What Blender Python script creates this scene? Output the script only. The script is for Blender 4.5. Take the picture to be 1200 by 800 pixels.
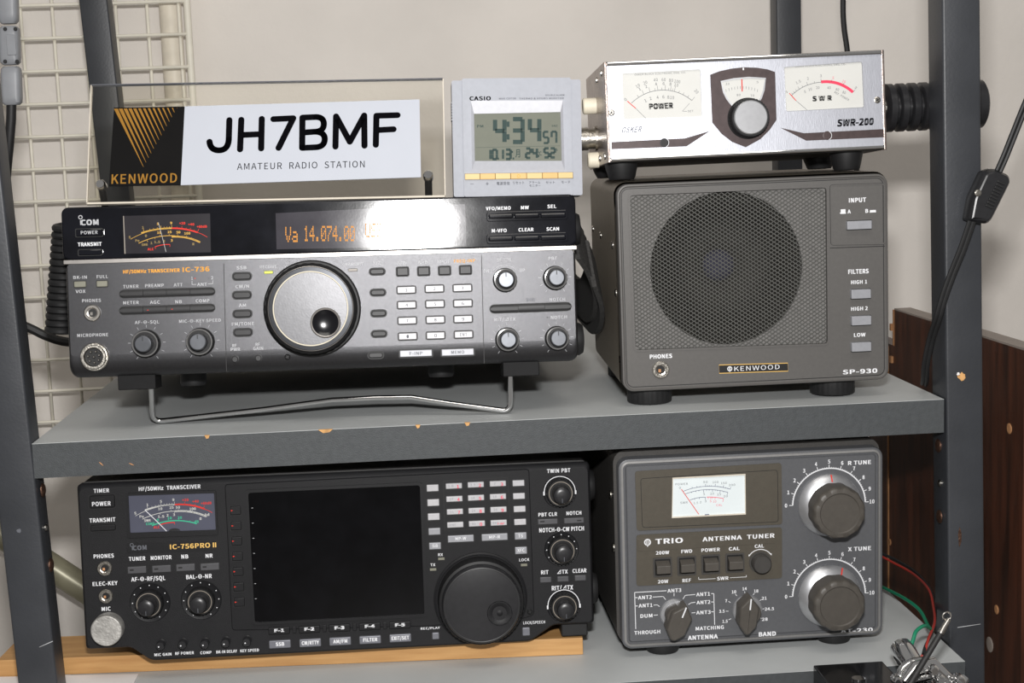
import bpy, bmesh, math, random, os
from math import sin, cos, tan, pi, radians, hypot, atan2
from mathutils import Vector, Matrix
from mathutils.geometry import tessellate_polygon

# ------------------------------------------------------------------ scene, camera, light
for o in list(bpy.data.objects):
    bpy.data.objects.remove(o)
SC = bpy.context.scene
COL = SC.collection
S = 0.001                                    # everything below is written in millimetres
rnd = random.Random(7)

FPX = 1700.0                                 # focal length in pixels of the 1200 x 800 frame
CPOS = Vector((246.4, -928.0, 176.7))
_yaw, _pitch, _roll = radians(3.88), radians(7.64), radians(-2.08)
_r = Vector((cos(_yaw), -sin(_yaw), 0)); _f = Vector((sin(_yaw), cos(_yaw), 0)); _u = Vector((0, 0, 1))
CF = _f * cos(_pitch) - _u * sin(_pitch)
_u2 = _u * cos(_pitch) + _f * sin(_pitch)
CR = _r * cos(_roll) + _u2 * sin(_roll)
CU = -_r * sin(_roll) + _u2 * cos(_roll)
cd = bpy.data.cameras.new('camera'); cam = bpy.data.objects.new('camera', cd); COL.objects.link(cam)
cd.sensor_width = 36.0; cd.lens = FPX / 1200 * 36.0; cd.clip_start = 0.02; cd.clip_end = 50
M = Matrix((CR, CU, -CF)).transposed().to_4x4(); M.translation = CPOS * S
cam.matrix_world = M
SC.camera = cam

SC.view_settings.view_transform = 'Standard'; SC.view_settings.look = 'None'
SC.view_settings.gamma = 1; SC.view_settings.use_curve_mapping = False
SC.view_settings.exposure = 0.0

W = bpy.data.worlds.new('room_light'); SC.world = W; W.use_nodes = True
bg = W.node_tree.nodes['Background']; bg.inputs[0].default_value = (1.0, 0.97, 0.94, 1); bg.inputs[1].default_value = 0.24

# the camera's flash, a little above the lens
fl = bpy.data.lights.new('camera_flash', 'AREA'); fl.shape = 'RECTANGLE'; fl.size = 0.055; fl.size_y = 0.028
fl.energy = 10.4; fl.color = (1.0, 0.985, 0.97)
flo = bpy.data.objects.new('camera_flash', fl); COL.objects.link(flo)
M2 = M.copy(); M2.translation = (CPOS + CU * 108 + CF * 10) * S
flo.matrix_world = M2
# soft overhead fill added for ambient light, behind the camera; no known lamp
cl = bpy.data.lights.new('ambient_fill', 'AREA'); cl.shape = 'RECTANGLE'; cl.size = 1.2; cl.size_y = 0.5
cl.energy = 8.5; cl.color = (1.0, 0.95, 0.88)
clo = bpy.data.objects.new('ambient_fill', cl); COL.objects.link(clo)
clo.location = (0.3, -1.1, 1.55)
clo.rotation_euler = (Vector((0.3, 0.2, 0.1)) - Vector(clo.location)).to_track_quat('-Z', 'Y').to_euler()

# ------------------------------------------------------------------ pixel -> place
def ray(x, y):
    return CF + CR * ((x - 600) / FPX) - CU * ((y - 400) / FPX)
def onY(x, y, Y):
    d = ray(x, y); return CPOS + d * ((Y - CPOS.y) / d.y)
def onZ(x, y, Z):
    d = ray(x, y); return CPOS + d * ((Z - CPOS.z) / d.z)

# ------------------------------------------------------------------ materials
def lin(c):
    return tuple((v / 255 / 12.92) if v / 255 <= 0.04045 else ((v / 255 + 0.055) / 1.055) ** 2.4 for v in c)
MATS = {}
def mat(name, rgb, rough=0.5, metal=0.0, var=0.08, vscale=60, bump=0.0, bscale=900, emit=0.0, spec=0.5, coat=0.0,
        trans=0.0, stretch=None, rgb2=None, rvar=0.0, ior=1.45):
    m = bpy.data.materials.new(name); m.use_nodes = True
    nt = m.node_tree; N = nt.nodes; L = nt.links
    b = N['Principled BSDF']
    c = lin(rgb); c2 = lin(rgb2) if rgb2 else tuple(min(1, v * (1 + var)) for v in c)
    c1 = c if rgb2 else tuple(v * (1 - var) for v in c)
    tc = N.new('ShaderNodeTexCoord'); mp = N.new('ShaderNodeMapping')
    L.new(tc.outputs['Object'], mp.inputs['Vector'])
    if stretch: mp.inputs['Scale'].default_value = stretch
    nz = N.new('ShaderNodeTexNoise'); nz.inputs['Scale'].default_value = vscale; nz.inputs['Detail'].default_value = 5
    L.new(mp.outputs[0], nz.inputs['Vector'])
    rp = N.new('ShaderNodeValToRGB'); rp.color_ramp.elements[0].position = 0.32; rp.color_ramp.elements[1].position = 0.68
    rp.color_ramp.elements[0].color = (*c1, 1); rp.color_ramp.elements[1].color = (*c2, 1)
    L.new(nz.outputs['Fac'], rp.inputs['Fac']); L.new(rp.outputs['Color'], b.inputs['Base Color'])
    b.inputs['Roughness'].default_value = rough; b.inputs['Metallic'].default_value = metal
    b.inputs['Specular IOR Level'].default_value = spec; b.inputs['Coat Weight'].default_value = coat
    b.inputs['Coat Roughness'].default_value = 0.08; b.inputs['IOR'].default_value = ior
    if trans: b.inputs['Transmission Weight'].default_value = trans
    if rvar:
        mr = N.new('ShaderNodeMapRange'); mr.inputs['To Min'].default_value = max(0.02, rough - rvar); mr.inputs['To Max'].default_value = rough + rvar
        L.new(nz.outputs['Fac'], mr.inputs['Value']); L.new(mr.outputs[0], b.inputs['Roughness'])
    if bump:
        n2 = N.new('ShaderNodeTexNoise'); n2.inputs['Scale'].default_value = bscale; n2.inputs['Detail'].default_value = 3
        L.new(mp.outputs[0], n2.inputs['Vector'])
        bp = N.new('ShaderNodeBump'); bp.inputs['Strength'].default_value = bump; bp.inputs['Distance'].default_value = 0.001
        L.new(n2.outputs['Fac'], bp.inputs['Height']); L.new(bp.outputs[0], b.inputs['Normal'])
    if emit:
        L.new(rp.outputs['Color'], b.inputs['Emission Color']); b.inputs['Emission Strength'].default_value = emit
    MATS[name] = m
    return m

mat('post_paint', (53, 55, 59), 0.42, 0.0, 0.10, 25, 0.10, 500, rvar=0.08)
mat('shelf_edge', (66, 69, 71), 0.55, 0, 0.10, 300, 0.25, 1500)
mat('shelf_top', (184, 187, 187), 0.5, 0, 0.07, 14, 0.08, 900, rvar=0.08)
mat('chip', (196, 150, 96), 0.8, 0, 0.2, 200)
mat('steel', (190, 186, 180), 0.25, 1, 0.08, 300)
mat('rust_steel', (120, 92, 78), 0.4, 0.9, 0.35, 500, 0.4, 700)
mat('chrome', (225, 225, 225), 0.06, 1, 0.03, 80)
mat('dull_chrome', (176, 172, 164), 0.3, 1, 0.15, 200, 0.2, 900)
mat('worn_metal', (172, 170, 166), 0.5, 0.55, 0.25, 150, 0.4, 500)
mat('wall_paint', (226, 220, 213), 0.75, 0, 0.05, 9, 0.35, 120)
mat('grid_coat', (232, 227, 212), 0.5, 0, 0.05, 60)
mat('conduit', (222, 214, 198), 0.5, 0, 0.05, 60)
mat('black_rubber', (26, 26, 27), 0.55, 0, 0.12, 300)
mat('black_plastic', (20, 20, 21), 0.6, 0, 0.1, 300, spec=.2)
mat('black_case', (34, 33, 33), 0.55, 0, 0.1, 120, 0.2, 1600)
mat('strap_web', (52, 51, 50), 0.85, 0, 0.35, 700, 0.8, 900)
mat('gloss_black', (13, 14, 20), 0.085, 0, 0.3, 60, 0.006, 700, coat=0.0, rvar=0.02)
mat('graphite', (70, 70, 72), 0.335, 0.8, 0.06, 500, 0.12, 2600)
mat('graphite_key', (50, 50, 51), 0.42, 0.1, 0.05, 300, spec=.3)
mat('silver_strip', (172, 168, 164), 0.3, 0.8, 0.05, 200)
mat('well_black', (17, 17, 18), 0.55, 0, 0.1, 300)
mat('key_light', (182, 181, 184), 0.4, 0.1, 0.05, 400)
mat('key_grey', (150, 151, 156), 0.4, 0.2, 0.05, 400)
mat('key_mid', (78, 78, 81), 0.45, 0.2, 0.05, 400)
mat('key_olive', (122, 121, 108), 0.45, 0.2, 0.05, 400)
mat('mode_key', (112, 113, 120), 0.42, 0.25, 0.05, 400)
mat('black_plastic_satin', (36, 36, 38), 0.32, 0, 0.1, 300)
mat('knob_rubber', (26, 26, 27), 0.5, 0, 0.15, 300, spec=.3)
mat('knob_cap', (84, 86, 90), 0.32, 0.75, 0.06, 300)
mat('dial_face', (82, 82, 84), 0.36, 0.6, 0.05, 300, 0.03, 900)
mat('dimple', (14, 14, 18), 0.2, 0, 0.1, 100)
mat('print_white', (222, 223, 226), 0.6, 0, 0.03, 100, spec=.15)
mat('print_dim', (184, 185, 188), 0.6, 0, 0.08, 100, spec=.15)
mat('print_orange', (226, 160, 60), 0.6, 0, 0.05, 100, spec=.15)
mat('print_gold', (226, 184, 104), 0.45, 0.3, 0.05, 100)
mat('print_red', (212, 58, 48), 0.6, 0, 0.05, 100, spec=.15)
mat('print_green', (64, 176, 140), 0.6, 0, 0.05, 100, spec=.15)
mat('print_black', (12, 12, 15), 0.8, 0, 0.1, 100, spec=0.0)
mat('print_blue', (62, 66, 104), 0.6, 0, 0.1, 100, spec=.15)
mat('print_pink', (224, 70, 96), 0.6, 0, 0.05, 100, spec=.15)
mat('print_grey', (96, 98, 104), 0.6, 0, 0.1, 100, spec=.15)
mat('scale_amber', (196, 150, 44), 0.5, 0, 0.05, 100)
mat('scale_dim', (132, 108, 48), 0.5, 0, 0.05, 100)
mat('scale_white', (190, 190, 186), 0.5, 0, 0.05, 100)
mat('meter_dark', (44, 42, 46), 0.16, 0, 0.1, 60)
mat('meter_slate', (74, 76, 90), 0.35, 0, 0.06, 60)
mat('meter_white', (214, 222, 224), 0.5, 0, 0.02, 60)
mat('meter_cream', (200, 200, 196), 0.5, 0, 0.02, 60)
mat('vfd_plate', (58, 56, 62), 0.09, 0, 0.08, 60, 0.006, 700, rvar=0.02)
mat('vfd_glow', (200, 136, 60), 0.5, 0, 0.03, 60, emit=0.12, spec=.1)
mat('led_green', (190, 200, 50), 0.4, 0, 0.05, 60, emit=0.5)
mat('led_off', (136, 128, 118), 0.4, 0, 0.05, 60)
mat('led_red', (210, 60, 50), 0.4, 0, 0.05, 60, emit=0.2)
mat('black_face', (26, 26, 28), 0.55, 0, 0.08, 300, 0.22, 1800, spec=.3)
mat('black_frame', (23, 23, 25), 0.5, 0, 0.08, 300, 0.12, 1800, spec=.3)
mat('screen_glass', (6, 6, 8), 0.16, 0, 0.3, 60, 0.01, 300, rvar=0.05, spec=.25)
mat('sp_face', (86, 84, 82), 0.48, 0.1, 0.04, 400, 0.12, 2400)
mat('sp_case', (122, 114, 102), 0.5, 0.1, 0.06, 200, 0.15, 2000)
mat('grille_metal', (118, 118, 115), 0.4, 0.4, 0.08, 400)
mat('cone_paper', (50, 49, 46), 0.8, 0, 0.15, 200, spec=.1)
mat('dust_cap', (58, 58, 70), 0.8, 0, 0.1, 200, spec=.1)
mat('baffle', (112, 110, 108), 0.7, 0, 0.1, 200)
mat('at_face', (88, 89, 92), 0.46, 0.15, 0.04, 400, 0.12, 2400)
mat('at_panel', (74, 69, 60), 0.5, 0, 0.05, 300, 0.12, 2200)
mat('at_rim', (128, 127, 126), 0.5, 0.2, 0.05, 300)
mat('at_case', (60, 58, 56), 0.5, 0, 0.08, 200, 0.15, 2000)
mat('at_knob', (74, 70, 65), 0.45, 0, 0.06, 250, 0.05, 1200)
mat('alu', (186, 187, 190), 0.36, 0.85, 0.04, 300)
mat('spun_alu', (214, 215, 218), 0.27, 0.9, 0.04, 300)
mat('alu_panel', (188, 190, 198), 0.42, 0.85, 0.05, 900, 0.06, 1600, stretch=(1, 1, 0.2))
mat('sw_brown', (66, 54, 54), 0.45, 0.2, 0.15, 250)
mat('sw_frame', (150, 138, 132), 0.3, 0.85, 0.2, 200, 0.1, 500)
mat('ivory', (224, 216, 196), 0.5, 0, 0.04, 80)
mat('clock_shell', (170, 173, 181), 0.6, 0.0, 0.03, 300, spec=.3)
mat('clock_bezel', (196, 198, 205), 0.28, 0.1, 0.03, 300)
mat('lcd', (116, 119, 108), 0.6, 0, 0.03, 120, spec=.2)
mat('lcd_dark', (66, 80, 78), 0.7, 0, 0.05, 120, spec=.05)
mat('clock_button', (214, 184, 120), 0.45, 0, 0.03, 100)
mat('clock_button_deep', (214, 170, 96), 0.45, 0, 0.03, 100)
mat('plate_white', (183, 187, 196), 0.5, 0, 0.01, 60, spec=.3)
mat('plate_black', (9, 8, 8), 0.6, 0, 0.2, 60, spec=.15)
mat('plate_gold', (152, 110, 44), 0.5, 0.2, 0.05, 60, spec=.2)
mat('wood', (196, 152, 98), 0.55, 0, 0.12, 30, 0.1, 500, stretch=(0.6, 6, 9), rgb2=(176, 131, 80))
mat('brown_veneer', (86, 48, 32), 0.35, 0, 0.2, 9, 0.08, 300, stretch=(12, 12, 1.2), rgb2=(47, 27, 19))
mat('veneer_edge', (150, 140, 132), 0.6, 0, 0.1, 60)
mat('tan_wood', (176, 128, 88), 0.7, 0, 0.15, 100)
mat('paper', (232, 228, 226), 0.7, 0, 0.02, 60)
mat('grey_plastic', (132, 134, 138), 0.45, 0, 0.06, 100)
mat('pipe_paint', (150, 146, 124), 0.35, 0.2, 0.08, 60)
mat('wire_green', (24, 120, 88), 0.4, 0, 0.05, 100)
mat('wire_red', (150, 44, 36), 0.4, 0, 0.05, 100)
mat('key_base', (24, 24, 26), 0.1, 0.3, 0.1, 60)
mat('desk_top', (92, 88, 84), 0.5, 0, 0.08, 40)
mat('floor_mat', (120, 108, 96), 0.7, 0, 0.1, 20)
# clear acrylic: a thin sheet that lets light straight through, with a faint sheen
def acrylic():
    m = bpy.data.materials.new('acrylic'); m.use_nodes = True; nt = m.node_tree; N = nt.nodes; L = nt.links
    out = N['Material Output']; N.remove(N['Principled BSDF'])
    tr = N.new('ShaderNodeBsdfTransparent'); tr.inputs[0].default_value = (0.90, 0.89, 0.86, 1)
    gl = N.new('ShaderNodeBsdfGlossy'); gl.inputs['Roughness'].default_value = 0.05
    fr = N.new('ShaderNodeFresnel'); fr.inputs[0].default_value = 1.35
    mx = N.new('ShaderNodeMixShader'); L.new(fr.outputs[0], mx.inputs[0]); L.new(tr.outputs[0], mx.inputs[1]); L.new(gl.outputs[0], mx.inputs[2])
    L.new(mx.outputs[0], out.inputs[0]); MATS['acrylic'] = m
acrylic()
mat('acrylic_edge', (206, 198, 184), 0.25, 0, 0.05, 60)
def wall_material():
    m = MATS['wall_paint']; nt = m.node_tree; N = nt.nodes; L = nt.links; b = N['Principled BSDF']
    rp = [n for n in N if n.type == 'VALTORGB'][0]; mp = [n for n in N if n.type == 'MAPPING'][0]
    vo = N.new('ShaderNodeTexVoronoi'); vo.inputs['Scale'].default_value = 6.5
    L.new(mp.outputs[0], vo.inputs['Vector'])
    r2 = N.new('ShaderNodeValToRGB'); r2.color_ramp.elements[0].position = 0.007; r2.color_ramp.elements[1].position = 0.013
    r2.color_ramp.elements[0].color = (1, 1, 1, 1); r2.color_ramp.elements[1].color = (0, 0, 0, 1)
    L.new(vo.outputs['Distance'], r2.inputs[0])
    mx = N.new('ShaderNodeMix'); mx.data_type = 'RGBA'
    L.new(r2.outputs[0], mx.inputs[0]); L.new(rp.outputs[0], mx.inputs[6]); mx.inputs[7].default_value = (*lin((150, 112, 76)), 1)
    L.new(mx.outputs[2], b.inputs['Base Color'])
wall_material()

# ------------------------------------------------------------------ mesh building
class MB:
    """collects geometry in a local frame: x right, y away from the viewer, z up (mm)"""
    def __init__(s): s.v = []; s.f = []
    def add(s, vs, fs):
        o = len(s.v); s.v += [tuple(p) for p in vs]; s.f += [tuple(i + o for i in f) for f in fs]
    def loops(s, lps, cap0=True, cap1=True, closed=False):
        n = len(lps[0]); vs = [p for l in lps for p in l]; fs = []
        R = len(lps) if closed else len(lps) - 1
        for i in range(R):
            a = i * n; b = ((i + 1) % len(lps)) * n
            for j in range(n):
                k = (j + 1) % n; fs.append((a + j, a + k, b + k, b + j))
        if not closed:
            if cap0: fs.append(tuple(range(n - 1, -1, -1)))
            if cap1: fs.append(tuple(range((len(lps) - 1) * n, len(lps) * n)))
        s.add(vs, fs)
    def box(s, a, b):
        (x0, y0, z0), (x1, y1, z1) = a, b
        s.loops([[(x0, y0, z0), (x1, y0, z0), (x1, y1, z0), (x0, y1, z0)], [(x0, y0, z1), (x1, y0, z1), (x1, y1, z1), (x0, y1, z1)]])
    def tube(s, pts, r, seg=8, caps=True):
        pts = [Vector(p) for p in pts]; lps = []; prev = None
        rs = r if isinstance(r, (list, tuple)) else [r] * len(pts)
        for i, p in enumerate(pts):
            t = (pts[min(i + 1, len(pts) - 1)] - pts[max(i - 1, 0)]).normalized()
            if prev is None:
                a = t.cross(Vector((0, 0, 1)))
                if a.length < 0.1: a = t.cross(Vector((1, 0, 0)))
            else: a = prev - t * prev.dot(t)
            a.normalize(); prev = a; b = t.cross(a)
            lps.append([p + (a * cos(2 * pi * k / seg) + b * sin(2 * pi * k / seg)) * rs[i] for k in range(seg)])
        s.loops(lps, caps, caps)
    # ---- shapes on a face: (u, v) on the face, n out of it towards the viewer
    def stack(s, outline, prof, cap0=True):
        """outline(inset) -> list of (u, v); prof = [(inset, n)...] from back to front"""
        s.loops([[(u, -n, v) for u, v in outline(i)] for i, n in prof], cap0, True)
    def rbox(s, u, v, w, h, n0, n1, r=0.6, b=0.3, ang=0.0, seg=3):
        def ol(i): return rr(u - w / 2 + i, v - h / 2 + i, u + w / 2 - i, v + h / 2 - i, max(r - i, 0.02), seg, ang, (u, v))
        s.stack(ol, [(0, n0), (0, n1 - b), (b * 0.3, n1 - b * 0.3), (b, n1)] if b > 0 else [(0, n0), (0, n1)])
    def flat(s, pts, n):
        s.add([(u, -n, v) for u, v in pts], [tuple(range(len(pts)))])
    def rect(s, u, v, w, h, n, r=0.0, ang=0.0):
        s.flat(rr(u - w / 2, v - h / 2, u + w / 2, v + h / 2, max(r, 0.01), 3 if r > 0.05 else 1, ang, (u, v)), n)
    def line(s, p, q, w, n):
        dx, dy = q[0] - p[0], q[1] - p[1]; l = hypot(dx, dy) or 1; a, b = -dy / l * w / 2, dx / l * w / 2
        s.flat([(p[0] + a, p[1] + b), (q[0] + a, q[1] + b), (q[0] - a, q[1] - b), (p[0] - a, p[1] - b)], n)
    def arc(s, c, r, w, a0, a1, n, seg=24):
        v = []; 
        for i in range(seg + 1):
            a = a0 + (a1 - a0) * i / seg
            v += [(c[0] + (r - w / 2) * cos(a), -n, c[1] + (r - w / 2) * sin(a)), (c[0] + (r + w / 2) * cos(a), -n, c[1] + (r + w / 2) * sin(a))]
        s.add(v, [(2 * i, 2 * i + 1, 2 * i + 3, 2 * i + 2) for i in range(seg)])
    def lathe(s, u, v, prof, seg=32, flute=None, cap0=False, cap1=True):
        """prof = [(r, n)...]; flute(k, r, n) -> r'"""
        lps = []
        for r, n in prof:
            lps.append([(u + (flute(k, r, n) if flute else r) * cos(2 * pi * k / seg), -n, v + (flute(k, r, n) if flute else r) * sin(2 * pi * k / seg)) for k in range(seg)])
        s.loops(lps, cap0, cap1)
    def ring(s, outer, inner, n0, n1):
        """frame between two outlines with the same number of points"""
        a = [(u, -n0, v) for u, v in outer]; b = [(u, -n1, v) for u, v in outer]; c = [(u, -n1, v) for u, v in inner]; d = [(u, -n0, v) for u, v in inner]
        s.loops([a, b, c, d], closed=True)
    def plate(s, outer, holes, n0, n1):
        """slab with holes through it"""
        polys = [[Vector((u, v, 0)) for u, v in p] for p in [outer] + holes]
        flat = [p for q in [outer] + holes for p in q]
        tr = tessellate_polygon(polys)
        s.add([(u, -n1, v) for u, v in flat], tr)
        s.add([(u, -n0, v) for u, v in flat], tr)
        for p in [outer] + holes:
            k = len(p); s.add([(u, -n0, v) for u, v in p] + [(u, -n1, v) for u, v in p], [(i, (i + 1) % k, k + (i + 1) % k, k + i) for i in range(k)])
    def build(s, name, m, parent=None, off=(0, 0, 0), smooth=True, bev=0):
        me = bpy.data.meshes.new(name)
        me.from_pydata([((x - off[0]) * S, (y - off[1]) * S, (z - off[2]) * S) for x, y, z in s.v], [], s.f)
        bm = bmesh.new(); bm.from_mesh(me); bmesh.ops.recalc_face_normals(bm, faces=bm.faces); bm.to_mesh(me); bm.free()
        if smooth:
            me.polygons.foreach_set('use_smooth', [True] * len(me.polygons)); me.set_sharp_from_angle(angle=radians(38))
            me.polygons.foreach_set('use_smooth', [len(p.vertices) < 5 for p in me.polygons])
        me.materials.append(MATS[m]); o = bpy.data.objects.new(name, me); COL.objects.link(o)
        if parent: o.parent = parent
        if bev:
            b = o.modifiers.new('bevel', 'BEVEL'); b.width = bev * S; b.segments = 2; b.limit_method = 'ANGLE'
        return o

def rr(u0, v0, u1, v1, r, seg=3, ang=0.0, c=None):
    r = min(r, abs(u1 - u0) / 2 - 1e-4, abs(v1 - v0) / 2 - 1e-4); p = []
    for cu, cv, a in ((u1 - r, v0 + r, -pi / 2), (u1 - r, v1 - r, 0), (u0 + r, v1 - r, pi / 2), (u0 + r, v0 + r, pi)):
        for k in range(seg + 1): p.append((cu + r * cos(a + pi / 2 * k / seg), cv + r * sin(a + pi / 2 * k / seg)))
    if ang:
        c = c or ((u0 + u1) / 2, (v0 + v1) / 2)
        p = [(c[0] + (x - c[0]) * cos(ang) - (y - c[1]) * sin(ang), c[1] + (x - c[0]) * sin(ang) + (y - c[1]) * cos(ang)) for x, y in p]
    return p
def pround(pts, r, seg=4):
    """polygon with rounded corners"""
    out = []; n = len(pts)
    for i in range(n):
        p, a, b = Vector(pts[i]), Vector(pts[i - 1]), Vector(pts[(i + 1) % n])
        d1, d2 = (a - p), (b - p); t = min(r, d1.length * 0.45, d2.length * 0.45)
        q0, q1 = p + d1.normalized() * t, p + d2.normalized() * t
        for k in range(seg + 1):
            s_ = k / seg; out.append(tuple(q0 * (1 - s_) ** 2 + p * 2 * s_ * (1 - s_) + q1 * s_ ** 2))
    return out
def inset_poly(pts, i):
    c = Vector((sum(p[0] for p in pts) / len(pts), sum(p[1] for p in pts) / len(pts)))
    n = len(pts); out = []
    for k in range(n):
        a, p, b = Vector(pts[k - 1]), Vector(pts[k]), Vector(pts[(k + 1) % n])
        t = (b - a)
        if t.length < 1e-6: out.append(tuple(p)); continue
        t.normalize(); nn = Vector((-t.y, t.x))
        if nn.dot(c - p) < 0: nn = -nn
        out.append(tuple(p + nn * i))
    return out

FONTS = {}
def _font(f):
    if f not in FONTS:
        FONTS[f] = None
        fn = {'cjk': 'Noto Sans CJK Regular.woff2'}.get(f)
        if fn:
            try:
                p = os.path.join(bpy.utils.system_resource('DATAFILES'), 'fonts', fn)
                if os.path.exists(p): FONTS[f] = bpy.data.fonts.load(p)
            except Exception: pass
    return FONTS[f]
TXT = {}
CAP = {}
def _outline(s, font, shear=0.0):
    c = bpy.data.curves.new('t', 'FONT'); c.body = s; c.resolution_u = 3; c.shear = shear; c.space_character = 1.06
    if _font(font): c.font = _font(font)
    o = bpy.data.objects.new('t', c); me = bpy.data.meshes.new_from_object(o)
    vs = [(v.co.x, v.co.y) for v in me.vertices]; fs = [tuple(p.vertices) for p in me.polygons]
    bpy.data.objects.remove(o); bpy.data.curves.remove(c); bpy.data.meshes.remove(me)
    return vs, fs
def glyphs(s, font='cjk', bold=0.012, shear=0.0):
    """text as flat faces in a unit box; bold strokes are laid double"""
    k = (s, font, bold, shear)
    if k not in TXT:
        if font not in CAP: CAP[font] = max(v[1] for v in _outline('H', font)[0])
        vs, fs = _outline(s, font, shear)
        if vs:
            x0, x1 = min(v[0] for v in vs) - bold, max(v[0] for v in vs) + bold; y0, y1 = min(v[1] for v in vs), max(v[1] for v in vs)
            if any(ch.isupper() or ch.isdigit() for ch in s): y0, y1 = 0.0, CAP[font]     # cap height, so odd signs do not squash the line
            vs = [((x - (x0 + x1) / 2) / max(x1 - x0, 1e-6), (y - (y0 + y1) / 2) / max(y1 - y0, 1e-6)) for x, y in vs]
            bx, by = bold / max(x1 - x0, 1e-6), bold / max(y1 - y0, 1e-6)
            offs = [(0, 0)] if bold < 0.006 else [(-bx, -by * .5), (bx, by * .5), (-bx, by * .5), (bx, -by * .5)]
            n = len(vs); fs = [tuple(i + n * q for i in f) for q in range(len(offs)) for f in fs]
            vs = [(x + a, y + b, q) for q, (a, b) in enumerate(offs) for x, y in vs]
        TXT[k] = (vs, fs)
    return TXT[k]

def crop(x0, y0, x1, w): return (x0, y0, (x1 - x0) / w)
FULL = (0, 0, 1.0)
GROUPED = []

def empty(name, loc, rot=None):
    o = bpy.data.objects.new(name, None); COL.objects.link(o); o.empty_display_size = 0.02
    o.location = Vector(loc) * S
    if rot is not None: o.rotation_mode = 'QUATERNION'; o.rotation_quaternion = rot
    return o
def tag(o, label, cat, group=None):
    o['label'] = label; o['category'] = cat
    if group: o['group'] = group
    return o

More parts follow.
